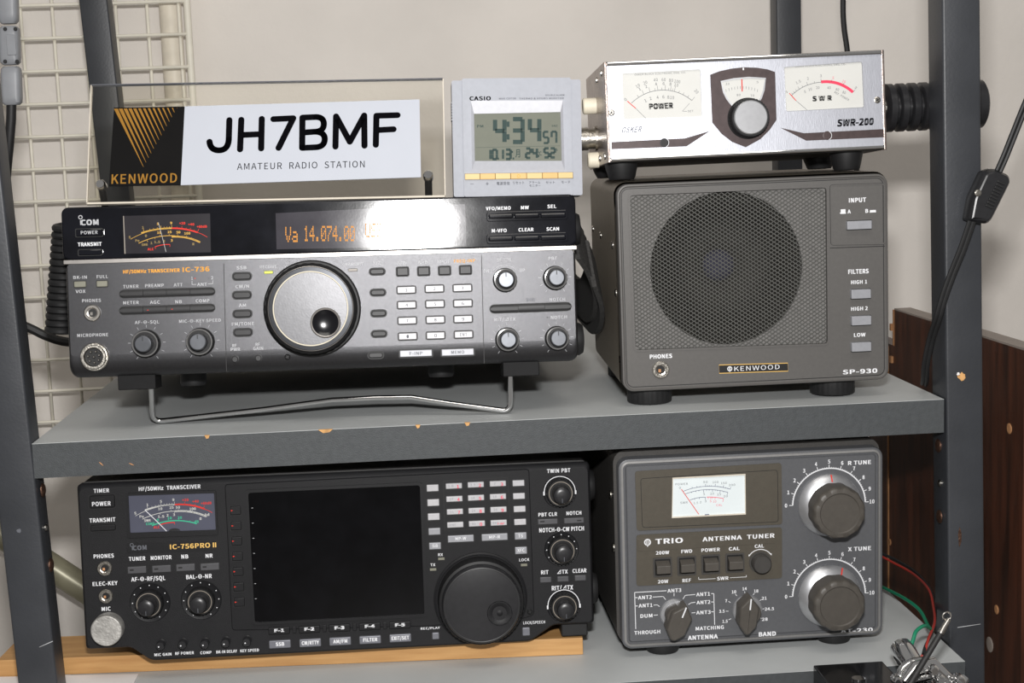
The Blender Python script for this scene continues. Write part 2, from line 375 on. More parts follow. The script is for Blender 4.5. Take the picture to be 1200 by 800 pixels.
class Dev:
    """a thing with a flat front: local x along the face, z up the face, y into depth; origin = bottom-left corner of the face"""
    def __init__(s, name, label, cat, pos, yaw, tilt, roll, base):
        yaw, tilt, roll = radians(yaw), radians(tilt), radians(roll)
        X = Vector((cos(yaw), sin(yaw), 0)); N = Vector((-sin(yaw), cos(yaw), 0)); Z = Vector((0, 0, 1))
        U = Z * cos(tilt) + N * sin(tilt)
        s.X = X * cos(roll) + U * sin(roll); s.U = U * cos(roll) - X * sin(roll); s.Y = s.U.cross(s.X).normalized()
        s.O = Vector(pos); s.base = Vector(base)
        R3 = Matrix((s.X, s.Y, s.U)).transposed()
        s.root = empty(name, s.w(base), R3.to_quaternion()); tag(s.root, label, cat)
        s.prints = {}
    def w(s, p): return s.O + s.X * p[0] + s.Y * p[1] + s.U * p[2]
    def inv(s, P):
        d = Vector(P) - s.O; return Vector((d.dot(s.X), d.dot(s.Y), d.dot(s.U)))
    def p(s, c, x, y, n=0.0):
        d = ray(c[0] + x * c[2], c[1] + y * c[2]); t = ((s.O - s.Y * n) - CPOS).dot(s.Y) / d.dot(s.Y)
        q = CPOS + d * t - s.O; return (q.dot(s.X), q.dot(s.U))
    def sz(s, c, x, y, w, h, n=0.0):
        a = s.p(c, x - w / 2, y, n); b = s.p(c, x + w / 2, y, n); d = s.p(c, x, y - h / 2, n); e = s.p(c, x, y + h / 2, n)
        return abs(b[0] - a[0]), abs(d[1] - e[1])
    def part(s, mb, name, m, parent=None, **k): return mb.build(name, m, parent or s.root, s.base, **k)
    def pr(s, m):
        if m not in s.prints: s.prints[m] = MB()
        return s.prints[m]
    def text(s, c, x, y, t, w, h, m='print_white', font='cjk', bold=0.008, n=0.12, shear=0.0, ang=0.0, mb=None):
        u, v = s.p(c, x, y, n); ww, hh = s.sz(c, x, y, w, h, n)
        vs, fs = glyphs(t, font, bold, shear); mb = mb or s.pr(m)
        ca, sa = cos(ang), sin(ang)
        mb.add([(u + a * ww * ca - b * hh * sa, -n - .008 * q, v + a * ww * sa + b * hh * ca) for a, b, q in vs], fs)
    def seg(s, c, pts, w, m='print_white', n=0.12):
        q = [s.p(c, x, y, n) for x, y in pts]
        for a, b in zip(q, q[1:]): s.pr(m).line(a, b, w, n)
    def circ3(s, c, pts, n):
        (ax, ay), (bx, by), (cx, cy) = [s.p(c, x, y, n) for x, y in pts]
        d = 2 * (ax * (by - cy) + bx * (cy - ay) + cx * (ay - by))
        ux = ((ax * ax + ay * ay) * (by - cy) + (bx * bx + by * by) * (cy - ay) + (cx * cx + cy * cy) * (ay - by)) / d
        uy = ((ax * ax + ay * ay) * (cx - bx) + (bx * bx + by * by) * (ax - cx) + (cx * cx + cy * cy) * (bx - ax)) / d
        return (ux, uy), hypot(ax - ux, ay - uy), atan2(ay - uy, ax - ux), atan2(cy - uy, cx - ux)
    def scale(s, c, pts, w, m, n=0.12, ticks=(), tl=1.2, tw=0.25, tm=None, frm=0.0, to=1.0, cen=0.0):
        ce, r, a0, a1 = s.circ3(c, pts, n)
        s.pr(m).arc(ce, r, w, a0 + (a1 - a0) * frm, a0 + (a1 - a0) * to, n)
        for t in ticks:
            l = tl
            if isinstance(t, tuple): t, l = t
            a = a0 + (a1 - a0) * t
            s.pr(tm or m).line((ce[0] + r * cos(a), ce[1] + r * sin(a)), (ce[0] + (r + l) * cos(a), ce[1] + (r + l) * sin(a)), tw, n)
    def key(s, c, x, y, w, h, m, n=1.6, r=0.6, b=0.35, name='button', well=0.55, wr=None, n0=0.0, ang=0.0, t=None, tm='print_white', tw=0.7, th=0.45, bold=0.008, parent=None):
        u, v = s.p(c, x, y, n * 0.6); ww, hh = s.sz(c, x, y, w, h)
        mb = MB(); mb.rbox(u, v, ww, hh, n0, n, r, b, ang)
        o = s.part(mb, name, m, parent)
        if well:
            u0, v0 = s.p(c, x, y, 0.0)
            wm = MB(); wm.rect(u0, v0, ww + 2 * well, hh + 2 * well, n0 + 0.07, wr if wr is not None else r + well, ang); s.part(wm, 'button_recess', 'well_black', o, smooth=False)
        if t: s.text(c, x, y, t, w * tw, h * th, tm, n=n + 0.06, bold=bold)
        return o
    def knob(s, c, x, y, prof, m, seg=32, flute=None, name='knob', parent=None, n=0.0):
        u, v = s.p(c, x, y, n); mb = MB(); mb.lathe(u, v, prof, seg, flute); return s.part(mb, name, m, parent), (u, v)
    def ticks(s, uv, r0, r1, a0, a1, cnt, w=0.25, m='print_white', n=0.12, dots=False):
        for i in range(cnt):
            a = radians(a0 + (a1 - a0) * i / (cnt - 1)); p = (uv[0] + r0 * cos(a), uv[1] + r0 * sin(a)); q = (uv[0] + r1 * cos(a), uv[1] + r1 * sin(a))
            if dots: s.pr(m).rect(p[0], p[1], w, w, n, 0)
            else: s.pr(m).line(p, q, w, n)
    def finish(s, lettering='printed_lettering'):
        nm = {'print_white': 'white_lettering', 'print_dim': 'worn_white_lettering', 'print_orange': 'orange_lettering', 'print_gold': 'gold_lettering', 'print_red': 'red_marking',
              'print_green': 'green_marking', 'print_black': 'black_lettering', 'print_blue': 'blue_marking', 'print_pink': 'red_scale_band', 'print_grey': 'grey_lettering',
              'scale_amber': 'amber_scale', 'scale_dim': 'dim_scale', 'scale_white': 'white_scale', 'lcd_dark': 'display_digits', 'vfd_glow': 'display_characters'}
        for m, mb in s.prints.items():
            if mb.v: s.part(mb, nm.get(m, lettering), m, smooth=False)['kind'] = 'stuff'

def jack(d, c, x, y, R, ring='dull_chrome', hole=0.5):
    w, h = d.sz(c, x, y, 2 * R, 2 * R); r = (w + h) / 4
    o, uv = d.knob(c, x, y, [(r, 0), (r, 0.9), (r * 0.9, 1.4), (r * 0.66, 1.4), (r * 0.62, 0.9), (r * hole, 0.7), (r * hole, 0.25), (0.01, 0.25)], ring, 28, name='phone_jack')
    mb = MB(); mb.lathe(uv[0], uv[1], [(r * hole * 0.97, 0.3), (0.02, 0.3)], 20); d.part(mb, 'jack_hole', 'well_black', o)
    mb = MB(); mb.rbox(uv[0] - r * 0.12, uv[1] - r * 0.1, r * 0.3, r * 0.36, 0.3, 0.55, 0.1, 0.05); d.part(mb, 'contact', 'tan_wood' if ring == 'dull_chrome' else 'steel', o)
    return o
def screw(d, u, v, r, m='dull_chrome', parent=None, n=0.0):
    mb = MB(); mb.lathe(u, v, [(r, n), (r, n + 0.3), (r * 0.7, n + 0.6)], 16); o = d.part(mb, 'screw', m, parent)
    mb = MB(); mb.rect(u, v, r * 1.3, r * 0.28, n + 0.64, 0, 0.5); mb.rect(u, v, r * 0.28, r * 1.3, n + 0.66, 0, 0.5); d.part(mb, 'cross_slot', 'well_black', o)
    return o
def bar_row(d, c, x0, y0, x1, y1, h, cuts, m, n=1.3, dots=None, base='well_black'):
    """a long rounded bar split into press keys"""
    ua = d.p(c, x0, y0); ub = d.p(c, x1, y1); hh = d.sz(c, x0, y0, 10, h)[1]; ang = atan2(ub[1] - ua[1], ub[0] - ua[0]); L = hypot(ub[0] - ua[0], ub[1] - ua[1])
    ce = ((ua[0] + ub[0]) / 2, (ua[1] + ub[1]) / 2)
    wm = MB(); wm.rect(ce[0], ce[1], L + 1.0, hh + 1.0, 0.07, (hh + 1) / 2, ang); d.part(wm, 'button_recess', 'well_black', smooth=False)
    xs = [x0] + list(cuts) + [x1]
    for i in range(len(xs) - 1):
        a = (xs[i] - x0) / (x1 - x0); b = (xs[i + 1] - x0) / (x1 - x0); g = 0.12
        l0, l1 = a * L + (g if i else 0), b * L - (g if i < len(xs) - 2 else 0)
        r = hh / 2 - 0.01
        pts = []
        def end(cu, a0):
            return [(cu + r * cos(a0 + pi * k / 6), r * sin(a0 + pi * k / 6)) for k in range(7)]
        pts = (end(l1 - r, -pi / 2) if i == len(xs) - 2 else [(l1, -r), (l1, r)]) + (end(l0 + r, pi / 2) if i == 0 else [(l0, r), (l0, -r)])
        def ol(ins, pts=pts):
            k = (hh / 2 - ins) / (hh / 2)
            return [(ua[0] + x * cos(ang) - y * k * sin(ang), ua[1] + x * sin(ang) + y * k * cos(ang)) for x, y in pts]
        mb = MB(); mb.stack(ol, [(0, 0), (0, n - 0.6), (hh * 0.12, n - 0.2), (hh * 0.28, n)]); o = d.part(mb, 'button', m)
def flute_round(cnt, depth):
    return lambda k, r, n: r

# ------------------------------------------------------------------ the setting
FLOOR_Z = -820
mb = MB(); mb.box((-1500, 575, FLOOR_Z), (2200, 620, 1500)); o = mb.build('wall_back', 'wall_paint'); o['kind'] = 'structure'
mb = MB(); mb.box((-1500, -2000, FLOOR_Z - 30), (2200, 620, FLOOR_Z)); o = mb.build('floor', 'floor_mat'); o['kind'] = 'structure'

# ------------------------------------------------------------------ the rack
rack = empty('shelf_rack', (300, 230, FLOOR_Z)); tag(rack, 'dark grey steel post rack with two grey shelf boards holding the radios', 'rack')
RB = (300, 230, FLOOR_Z)
def lean(p0, z0, p1, z1, zt, zb):
    k = (p1 - p0) / (z1 - z0); return p0 + k * (zt - z0), p0 + k * (zb - z0)
def post(xi_top, z_top, xi_bot, z_bot, y, wdt, dep, side, m='post_paint'):
    """xi = inner front edge; side = -1 post lies to the left of it, +1 to the right"""
    xt, xb = lean(xi_top, z_top, xi_bot, z_bot, 560, FLOOR_Z)
    def sec(x):
        a, b = (x - wdt, x) if side < 0 else (x, x + wdt)
        return rr(a, y, b, y + dep, 1.6, 3)
    mb = MB(); mb.loops([[(p[0], p[1], FLOOR_Z) for p in sec(xb)], [(p[0], p[1], 560) for p in sec(xt)]])
    return mb.build('post', m, rack, RB)
pL = post(-4.4, 163, 4.4, -159, -1.0, 25, 23, -1)
pR = post(593.2, 259, 599.4, -162, -1.0, 25, 27, 1)
pRL = post(-17.6, 284, -14, 200, 450, 25.5, 25, -1)
pRR = post(601.5, 281, 601.5, 100, 450, 24, 25, 1)
def board(z1, th, x0, x1, y0, y1, name='shelf_board'):
    mb = MB(); mb.box((x0, y0, z1 - th), (x1, y1, z1)); b = mb.build(name, 'shelf_edge', rack, RB, smooth=False)
    mb = MB(); mb.box((x0, y0 + 0.3, z1 - 0.2), (x1, y1, z1 + 0.25)); mb.build('top_laminate', 'shelf_top', b, (300, 230, FLOOR_Z) if False else RB, smooth=False)
    return b
def reparent_fix(): pass
b1 = board(0, 22.3, 0.5, 595.5, -0.5, 474)
b2 = board(-170, 22, 2, 598.5, -32, 474)
for o in (b1, b2):
    for ch in o.children: ch.location = (0, 0, 0)
# chips in the front edge of the upper board
for x, w_ in ((243, 3.2), (382, 9), (548, 3.5), (490, 3.0)):
    P = onY(x, 507 - (x - 382) * 0.045, -0.6); mb = MB()
    mb.loops([[(P.x - w_ * 0.55, -0.75, 0.32), (P.x + w_ * 0.5, -0.75, 0.32), (P.x + w_ * 0.25, -0.75, -1.6), (P.x - w_ * 0.2, -0.75, -2.0)],
              [(P.x - w_ * 0.5, 0.6, 0.36), (P.x + w_ * 0.45, 0.6, 0.36), (P.x + w_ * 0.2, 0.6, -1.2), (P.x - w_ * 0.2, 0.6, -1.2)]])
    mb.build('edge_chip', 'chip', b1, RB)
for x0, y0, x1, y1 in ((116, 541, 121, 545.5), (151, 542.5, 157, 545)):
    a, b = onY(x0, y0, -0.8), onY(x1, y1, -0.8); mb = MB(); mb.tube([a, (a + b) / 2, b], [0.1, 0.45, 0.1], 5); mb.build('scratch', 'tan_wood', b1, RB)
# bolts on the inner faces of the front posts, and wear marks on the posts
def bolt(px, py, xface, side, par, m='rust_steel', r=4.6):
    d = ray(px, py); P = CPOS + d * ((xface - CPOS.x) / d.x); mb = MB()
    prof = [(r, 0), (r, 0.8), (r * 0.7, 1.6), (r * 0.3, 1.9)]
    mb.loops([[(P.x - side * n, P.y + q * cos(2 * pi * k / 16), P.z + q * sin(2 * pi * k / 16)) for k in range(16)] for q, n in prof])
    o = mb.build('bolt', m, par, RB)
    mb = MB(); mb.box((min(P.x - side * 1.9, P.x - side * 2.05), P.y - r * 0.55, P.z - 0.4), (max(P.x - side * 1.9, P.x - side * 2.05), P.y + r * 0.55, P.z + 0.4))
for px, py in ((49.5, 574), (59, 662)): bolt(px, py, 2.2, -1, pL)
bolt(53, 618, 2.0, -1, pL, 'steel', 2.4)
for px, py in ((1100, 522), (1101.5, 605)): bolt(px, py, 597.5, 1, pR)
bolt(1102, 566, 597.8, 1, pR, 'steel', 2.6)
def patch(px, py, w_, h_, m, par, seed):
    rs = random.Random(seed); P = onY(px, py, -1.12); n = 11; mb = MB()
    pts = [(P.x + cos(2 * pi * k / n) * w_ * (0.3 + 0.3 * rs.random()), P.z + sin(2 * pi * k / n) * h_ * (0.3 + 0.3 * rs.random())) for k in range(n)]
    mb.loops([[(x, -0.9, z) for x, z in pts], [(P.x + (x - P.x) * 0.9, -1.12, P.z + (z - P.z) * 0.9) for x, z in pts]]); mb.build('paint_wear', m, par, RB)
patch(1127.5, 441, 6, 6, 'chip', pR, 3); patch(1125, 629, 3.2, 14, 'rust_steel', pR, 4); patch(22, 622, 3, 3, 'print_grey', pL, 5); patch(1123, 438, 2.5, 3, 'paper', pR, 9)
for (x0, y0, x1, y1, par) in ((46, 758, 62, 751, pL), (1122, 735, 1149, 731, pR)):
    a, b = onY(x0, y0, -1.1), onY(x1, y1, -1.1); mb = MB(); mb.tube([a, b], 0.25, 5); mb.build('scratch', 'print_dim', par, RB)

# ------------------------------------------------------------------ wire grid panel on the wall, left
GY = 527
g = empty('wire_grid_panel', (-30, GY, -250)); tag(g, 'cream coated wire grid panel hanging against the wall on the left', 'grid panel'); GB = (-30, GY, -250)
# verticals and horizontals from the photograph's spacing
P0, P1 = onY(103, 75, GY), onY(66, 75, GY); pit = P0.x - P1.x
Q0, Q1 = onY(60, 45, GY), onY(60, 160, GY); pitz = (Q0.z - Q1.z) / 3
GZ = onY(60, 540, GY).z
vx = [P0.x + pit * k for k in range(-6, 4)]
for x in vx:
    if x > 62: continue
    mb = MB(); mb.tube([(x, GY, GZ), (x, GY, 420)], 1.55, 8); mb.build('wire', 'grid_coat', g, GB)
zz = [Q0.z + pitz * k for k in range(-16, 5)]
xr = onY(224, 80, GY).x
for z in zz:
    if z < GZ: continue
    mb = MB(); mb.tube([(-230, GY - 3, z), (xr, GY - 3, z)], 1.6, 8); mb.build('wire', 'grid_coat', g, GB)
mb = MB(); mb.tube([(xr, GY - 1.5, GZ), (xr, GY - 1.5, 420)], 3.4, 10); mb.build('frame_rod', 'grid_coat', g, GB)
xc = onY(203, 80, 552).x
mb = MB(); mb.tube([(xc, 558, FLOOR_Z), (xc, 558, 1200)], 11, 20); tag(mb.build('conduit_pipe', 'conduit'), 'cream conduit pipe running up the wall behind the grid panel', 'pipe')
# diagonal pipe behind the lower shelf, left
a, b = onY(-420, 352, 505), onY(330, 839.5, 505); mb = MB(); mb.tube([a, a + (b - a) * 0.33, a + (b - a) * 0.66, b], 13.5, 20)
tag(mb.build('diagonal_pipe', 'pipe_paint', None), 'olive grey painted pipe slanting down behind the left post', 'pipe')

# ------------------------------------------------------------------ brown veneer board on the right
bd = empty('veneer_board', (672, 200, FLOOR_Z)); tag(bd, 'tall dark brown wood veneer board standing beside the right post', 'board'); BB = (672, 200, FLOOR_Z)
A = onY(1048, 361, 330); Bq = onY(1192, 398, 75)
dv = Vector((Bq.x - A.x, Bq.y - A.y, 0)); L = dv.length; dv.normalize(); nv = Vector((dv.y * -1, dv.x, 0)); nv = -nv if nv.x > 0 else nv     # nv towards the rack
far = Vector((A.x, A.y, 0)); near = far + dv * (L + 12)
th = 15
def strip_(o0, o1, z0, z1, name, m, par=bd, s0=far, s1=near):
    mb = MB(); q = [s0 + nv * o0, s1 + nv * o0, s1 + nv * o1, s0 + nv * o1]
    mb.loops([[(p.x, p.y, z0) for p in q], [(p.x, p.y, z1) for p in q]]); return mb.build(name, m, par, BB, smooth=False)
def slab(o0, o1, z0, z1, name, m, b0, b1):
    mb = MB(); mb.loops([[(p.x, p.y, z) for p in (far + dv * s + nv * o0, near + nv * o0, near + nv * o1, far + dv * s + nv * o1)] for z, s in ((z0, b0), (z1, b1))]); return mb.build(name, m, bd, BB, smooth=False)
slab(0, -th, -12, A.z - 1.5, 'panel', 'brown_veneer', 0, 0); slab(0, -th, FLOOR_Z, -12, 'panel', 'brown_veneer', -70, -70)
strip_(0, -th, A.z - 1.5, A.z, 'top_edge', 'veneer_edge')
strip_(0.5, -0.5, -12, A.z - 1.5, 'rear_edge', 'tan_wood', bd, far - dv * 3, far)
dq = ray(1041, 600); sq = (CPOS + dq * ((far - CPOS).dot(nv) / dq.dot(nv)) - far).dot(dv)
strip_(0.4, -0.2, FLOOR_Z, -14, 'edge_strip', 'tan_wood', bd, far + dv * (sq - 2), far + dv * (sq + 2))
for py in (384, 422): 
    z = onY(1046, py, 330).z; strip_(2, -1, z - 3, z + 3, 'peg', 'tan_wood', bd, far - dv * 7, far - dv * 2.5)
def plug(px, py, r, m):
    d = ray(px, py); t = (far - CPOS).dot(nv) / d.dot(nv); P = CPOS + d * t; mb = MB()
    mb.loops([[tuple(P + nv * o + dv * (q * cos(2 * pi * k / 14)) + Vector((0, 0, q * sin(2 * pi * k / 14)))) for k in range(14)] for q, o in ((r, -0.5), (r, 0.4), (r * 0.7, 0.7))])
    mb.build('wood_plug', m, bd, BB)
for a_ in ((1183, 502, 4, 'tan_wood'), (1043, 635, 3.2, 'tan_wood'), (1168, 714, 3.6, 'tan_wood'), (1160, 755, 6, 'veneer_edge')): plug(*a_)

# ------------------------------------------------------------------ desk in front, below the picture
mb = MB(); mb.box((-300, -700, -235), (1100, -34, -205)); tag(mb.build('desk', 'desk_top', None, smooth=False), 'plain desk top in front of the lower shelf', 'desk')
dk = bpy.data.objects['desk']
for x in (-250, 1050):
    for y in (-650, -90):
        mb = MB(); mb.box((x - 20, y - 20, FLOOR_Z), (x + 20, y + 20, -235)); mb.build('leg', 'desk_top', dk, smooth=False)

# ------------------------------------------------------------------ upper transceiver (grey face, amber display)
A_ = crop(60, 220, 390, 1200); B_ = crop(370, 220, 700, 1200)
def round_panel(d, w, h, prof, m, name, r=5, v0=0.0, bot=1.0, parent=None):
    """front panel with rounded corners; prof [(inset, n)]; bot multiplies the inset at the bottom edge"""
    mb = MB(); mb.stack(lambda i: rr(i, v0 + i * bot, w - i, v0 + h - i, max(r - i * 0.5, 0.5), 5), prof); return d.part(mb, name, m, parent)
def two_stage_knob(d, c, x, y, R, Rc, H=7.5, Hc=15.0, cap='knob_cap', base='knob_rubber', chromed=True, parts=18):
    w, h = d.sz(c, x, y, 2 * R, 2 * R); r = (w + h) / 4; rc = r * Rc / R
    fl = lambda k, q, n: q * (1 - (0.035 if k % 4 < 2 and 1 < n < H - 0.6 else 0))
    o, uv = d.knob(c, x, y, [(r * 1.04, 0), (r * 1.04, 0.8), (r, 0.9), (r, H - 0.8), (r * 0.93, H), (rc * 1.02, H)], base, 72, fl, 'knob')
    if chromed:
        mb = MB(); mb.lathe(uv[0], uv[1], [(r * 0.955, H - 0.4), (r * 0.955, H + 0.05), (r * 0.86, H + 0.1), (r * 0.86, H - 0.4)], 40, None, False, False); d.part(mb, 'chrome_ring', 'chrome', o)
    mb = MB(); mb.lathe(uv[0], uv[1], [(rc, H - 0.5), (rc, Hc - 0.9), (rc * 0.94, Hc - 0.2), (rc * 0.84, Hc)], 40); d.part(mb, 'knob_cap', cap, o)
    mb = MB(); mb.rect(uv[0], uv[1] + rc * 0.6, rc * 0.1, rc * 0.5, Hc + 0.05); d.part(mb, 'pointer_line', 'well_black' if cap == 'knob_cap' else 'print_white', o)
    return o, uv, r

d = Dev('radio_transceiver', 'graphite faced radio transceiver with amber display, propped on a wire bail on the upper shelf', 'radio', (24.1, 10.6, 39.6), 0.1, 6.3, -0.7, (165, 140, -20))
T1 = d
Wd, Hd, Dd_ = 330.0, 109.5, 285.0
mb = MB(); mb.loops([[(x, 6, z) for x, z in rr(2, 2, Wd - 2, Hd - 1.5, 4, 4)], [(x, Dd_, z) for x, z in rr(2, 2, Wd - 2, Hd - 1.5, 4, 4)]]); d.part(mb, 'case', 'black_case')
vs_ = d.p(FULL, 375, 301)[1]                    # height of the silver strip
# lower panel: bottom edge rolls back under the radio
mb = MB(); mb.stack(lambda i: rr(i * 0.35, i * 2.6, Wd - i * 0.35, vs_, max(6 - i, 2), 5), [(0, -11), (0, -6.5), (0.5, -4.3), (1.5, -2.2), (2.8, -0.8), (4.2, -0.15), (5.5, 0)]); d.part(mb, 'front_panel', 'graphite')
mb = MB(); mb.stack(lambda i: rr(-0.6 + i, vs_ + 2.6 + i, Wd + 0.4 - i, Hd - i, 4.5, 5), [(0, -9), (0, 0.1), (0.35, 0.65), (1.0, 0.9)]); d.part(mb, 'display_panel', 'gloss_black')
NP = 0.9
mb = MB(); mb.rbox(Wd / 2, vs_ + 1.3, Wd + 0.8, 2.7, -9, 0.55, 0.5, 0.3); d.part(mb, 'trim_strip', 'silver_strip')
for cx, y0, y1, c in ((735, 322, 782, A_), (706, 285, 748, B_)):
    d.seg(c, [(cx, y0), (cx + 12, y1)], 0.45, 'well_black', 0.1)
# ---- display panel
t = lambda *a, **k: d.text(*a, **k)
t(A_, 164, 147, 'COM', 76, 22, 'print_dim', n=NP + .1, bold=0.02); d.seg(A_, [(126, 138), (127, 158)], 0.9, 'print_dim', NP + .1)
ce, r_, _, _ = d.circ3(A_, [(117, 126), (125, 118), (132, 126)], NP + .1); d.pr('print_dim').arc(ce, r_, 0.5, 0, 2 * pi, NP + .1)
for x, y, w, h in ((163, 191, 112, 30), (166, 275, 96, 22)):
    d.key(A_, x, y, w, h, 'gloss_black', n=NP + 2.2, r=0.8, b=0.5, n0=NP, well=0.9, name='power_key' if y < 200 else 'transmit_key')
    u, v = d.p(A_, x, y, NP); ww, hh = d.sz(A_, x, y, w, h); m2 = MB(); m2.ring(rr(u - ww / 2 - 1, v - hh / 2 - 1, u + ww / 2 + 1, v + hh / 2 + 1, 1.2), rr(u - ww / 2 - .6, v - hh / 2 - .6, u + ww / 2 + .6, v + hh / 2 + .6, .9), NP, NP + 0.9); d.part(m2, 'key_rim', 'gloss_black')
t(A_, 162, 190, 'POWER', 72, 14, 'print_dim', n=NP + 2.27); t(A_, 164, 240, 'TRANSMIT', 102, 15, 'print_white', n=NP + .1, bold=.02)
M7 = crop(140, 240, 260, 1200)
mb = MB(); mb.flat([d.p(M7, x, y, NP + .06) for x, y in ((42, 130), (1062, 100), (1072, 555), (58, 572))], NP + .06); d.part(mb, 'meter_face', 'meter_dark')
mb = MB(); mb.flat([d.p(M7, x, y, NP + .1) for x, y in ((42, 130), (52, 130), (72, 572), (58, 572))], NP + .1); d.part(mb, 'meter_edge', 'led_off')
n_ = NP + .12
d.scale(M7, [(130, 402), (600, 275), (1030, 378)], 0.28, 'scale_amber', n_, to=0.51)
d.scale(M7, [(255, 330), (460, 284), (612, 273)], 0.95, 'scale_amber', n_, ticks=[(0.1, 2), .3, .42, .54, (.66, 2), .76, .85, .93, (1., 2.)], tl=1.2)
d.scale(M7, [(612, 273), (780, 287), (915, 322)], 0.95, 'print_red', n_, ticks=[.2, (.38, 1.6), .55, (.7, 1.5), .85, (1, 2.4)], tl=1.0)
d.scale(M7, [(900, 318), (970, 345), (1030, 378)], 0.3, 'print_red', n_)
d.scale(M7, [(225, 450), (580, 360), (945, 435)], 0.4, 'scale_amber', n_, ticks=[(.14, -1.5), (.27, -1.), (.36, 1), (.50, 1), (.63, 1), (.77, 1.2), (.85, .8)])
d.scale(M7, [(612, 372), (780, 382), (945, 438)], 1.1, 'scale_amber', n_)
d.scale(M7, [(415, 492), (505, 468), (592, 464)], 0.45, 'print_red', n_, ticks=[(0, -1.4), (1, -1.4)])
for x, y, s_, m_ in ((275, 265, '1', 'scale_dim'), (450, 222, '5', 'scale_amber'), (606, 212, '9', 'scale_amber'), (465, 325, '10', 'scale_amber'), (587, 317, '25', 'scale_amber'), (690, 320, '50', 'scale_amber'), (795, 333, '100', 'scale_amber'),
                     (120, 378, 'S', 'scale_dim'), (210, 418, 'Po', 'scale_dim'), (295, 466, 'SWR', 'scale_dim'), (375, 446, '1', 'scale_dim'), (442, 434, '1.5', 'scale_dim'), (522, 424, '2', 'scale_dim'), (612, 416, '3', 'scale_amber'), (865, 458, '∞', 'scale_dim'), (310, 362, '0', 'scale_dim'),
                     (735, 215, '+20', 'print_red'), (840, 228, '+40', 'print_red'), (965, 254, '+60dB', 'print_red'), (365, 518, 'ALC', 'print_red')):
    t(M7, x, y, s_, 24 * len(s_), 26, m_, n=n_, bold=.02)
d.seg(M7, [(455, 205), (500, 370), (545, 550)], 0.25, 'scale_white', n_ + .05)
V7 = crop(310, 240, 570, 1200)
mb = MB(); mb.flat([d.p(FULL, x, y, NP + .05) for x, y in ((271, 246), (546, 240), (548, 288), (273, 297))], NP + .05); d.part(mb, 'display_window', 'gloss_black', smooth=False)
mb = MB(); mb.flat([d.p(V7, x, y, NP + .08) for x, y in ((60, 45), (1085, -5), (1092, 222), (65, 240))], NP + .08); d.part(mb, 'display_plate', 'vfd_plate', smooth=False)
DOT = {'V': '10001 10001 10001 10001 01010 01010 00100', 'a': '00000 00000 01110 00001 01111 10001 01111', '1': '00100 01100 00100 00100 00100 00100 01110', '4': '00010 00110 01010 10010 11111 00010 00010',
       '0': '01110 10001 10011 10101 11001 10001 01110', '7': '11111 00001 00010 00100 01000 01000 01000', '.': '00000 00000 00000 00000 00000 01100 01100', 'U': '10001 10001 10001 10001 10001 10001 01110',
       'S': '01111 10000 10000 01110 00001 00001 11110', 'B': '11110 10001 10001 11110 10001 10001 11110'}
for s_, x0, x1, yc, hh in (('Va', 112, 183, 160, 84), ('14.074.00', 212, 492, 155, 84), ('USB', 545, 640, 138, 76)):
    k_ = (x1 - x0) / len(s_); n2 = NP + .13
    for i, ch in enumerate(s_):
        for r_i, row in enumerate(DOT[ch].split()):
            for c_i, bit in enumerate(row):
                if bit == '1':
                    u, v = d.p(V7, x0 + k_ * (i + (c_i + .5) / 5.6), yc - hh / 2 + hh * (r_i + .5) / 7 - (x0 - 112) * 0.0 , n2)
                    ww, h2 = d.sz(V7, 300, 150, k_ / 5.6, hh / 7); d.pr('vfd_glow').rect(u, v, ww * .86, h2 * .86, n2)
for y0, y1, tx in ((122, 116, (('VFO/MEMO', 778, 87, 106), ('MW', 891, 84, 34), ('SEL', 1006, 79, 38))), (218, 211, (('M-VFO', 782, 182, 64), ('CLEAR', 896, 178, 64), ('SCAN', 1010, 175, 54)))):
    ua, ub = d.p(B_, 728, y0, NP), d.p(B_, 1075, y1, NP)
    mb = MB(); mb.rbox((ua[0] + ub[0]) / 2, (ua[1] + ub[1]) / 2, ub[0] - ua[0], d.sz(B_, 900, 120, 10, 42)[1], NP, NP + .5, 1.7, .4); d.part(mb, 'button_bezel', 'gloss_black')
    for xa, xb in ((736, 841), (845, 953), (957, 1066)):
        yy = y0 + (y1 - y0) * ((xa + xb) / 2 - 728) / 347
        d.key(B_, (xa + xb) / 2, yy, xb - xa, 20, 'gloss_black', n=NP + 2.0, r=1.2, b=1.0, n0=NP + .4, well=0)
    for s_, x, y, w in tx: t(B_, x, y, s_, w, 14, 'print_white', n=NP + .1, bold=.015)
# ---- lower panel, left
t(A_, 427, 354, 'HF/50MHz TRANSCEIVER', 242, 14, 'print_orange', bold=.02); t(A_, 617, 347, 'IC-736', 115, 19, 'print_orange', bold=.014)
for s_, x, y, w in (('BK-IN', 123, 381, 58), ('FULL', 218, 378, 48), ('VOX', 125, 441, 42), ('PHONES', 172, 480, 80), ('MICROPHONE', 177, 627, 132), ('TUNER', 339, 420, 66), ('PREAMP', 440, 416, 80), ('ATT', 541, 413, 38), ('ANT', 643, 411, 42),
                    ('METER', 340, 489, 66), ('AGC', 442, 487, 42), ('NB', 543, 485, 28), ('COMP', 645, 481, 58), ('SSB', 811, 340, 42), ('CW/N', 814, 420, 58), ('AM', 815, 500, 30), ('FM/TONE', 817, 579, 95), ('RECEIVE', 925, 336, 72),
                    ('RF', 781, 672, 18), ('PWR', 785, 688, 40), ('RF', 880, 667, 18), ('GAIN', 882, 684, 42), ('AF-⊖-SQL', 408, 572, 104), ('MIC-⊖-KEY SPEED', 634, 566, 178), ('1', 600, 385, 6), ('2', 686, 383, 9)):
    t(A_, x, y, s_, w, 13, 'print_dim')
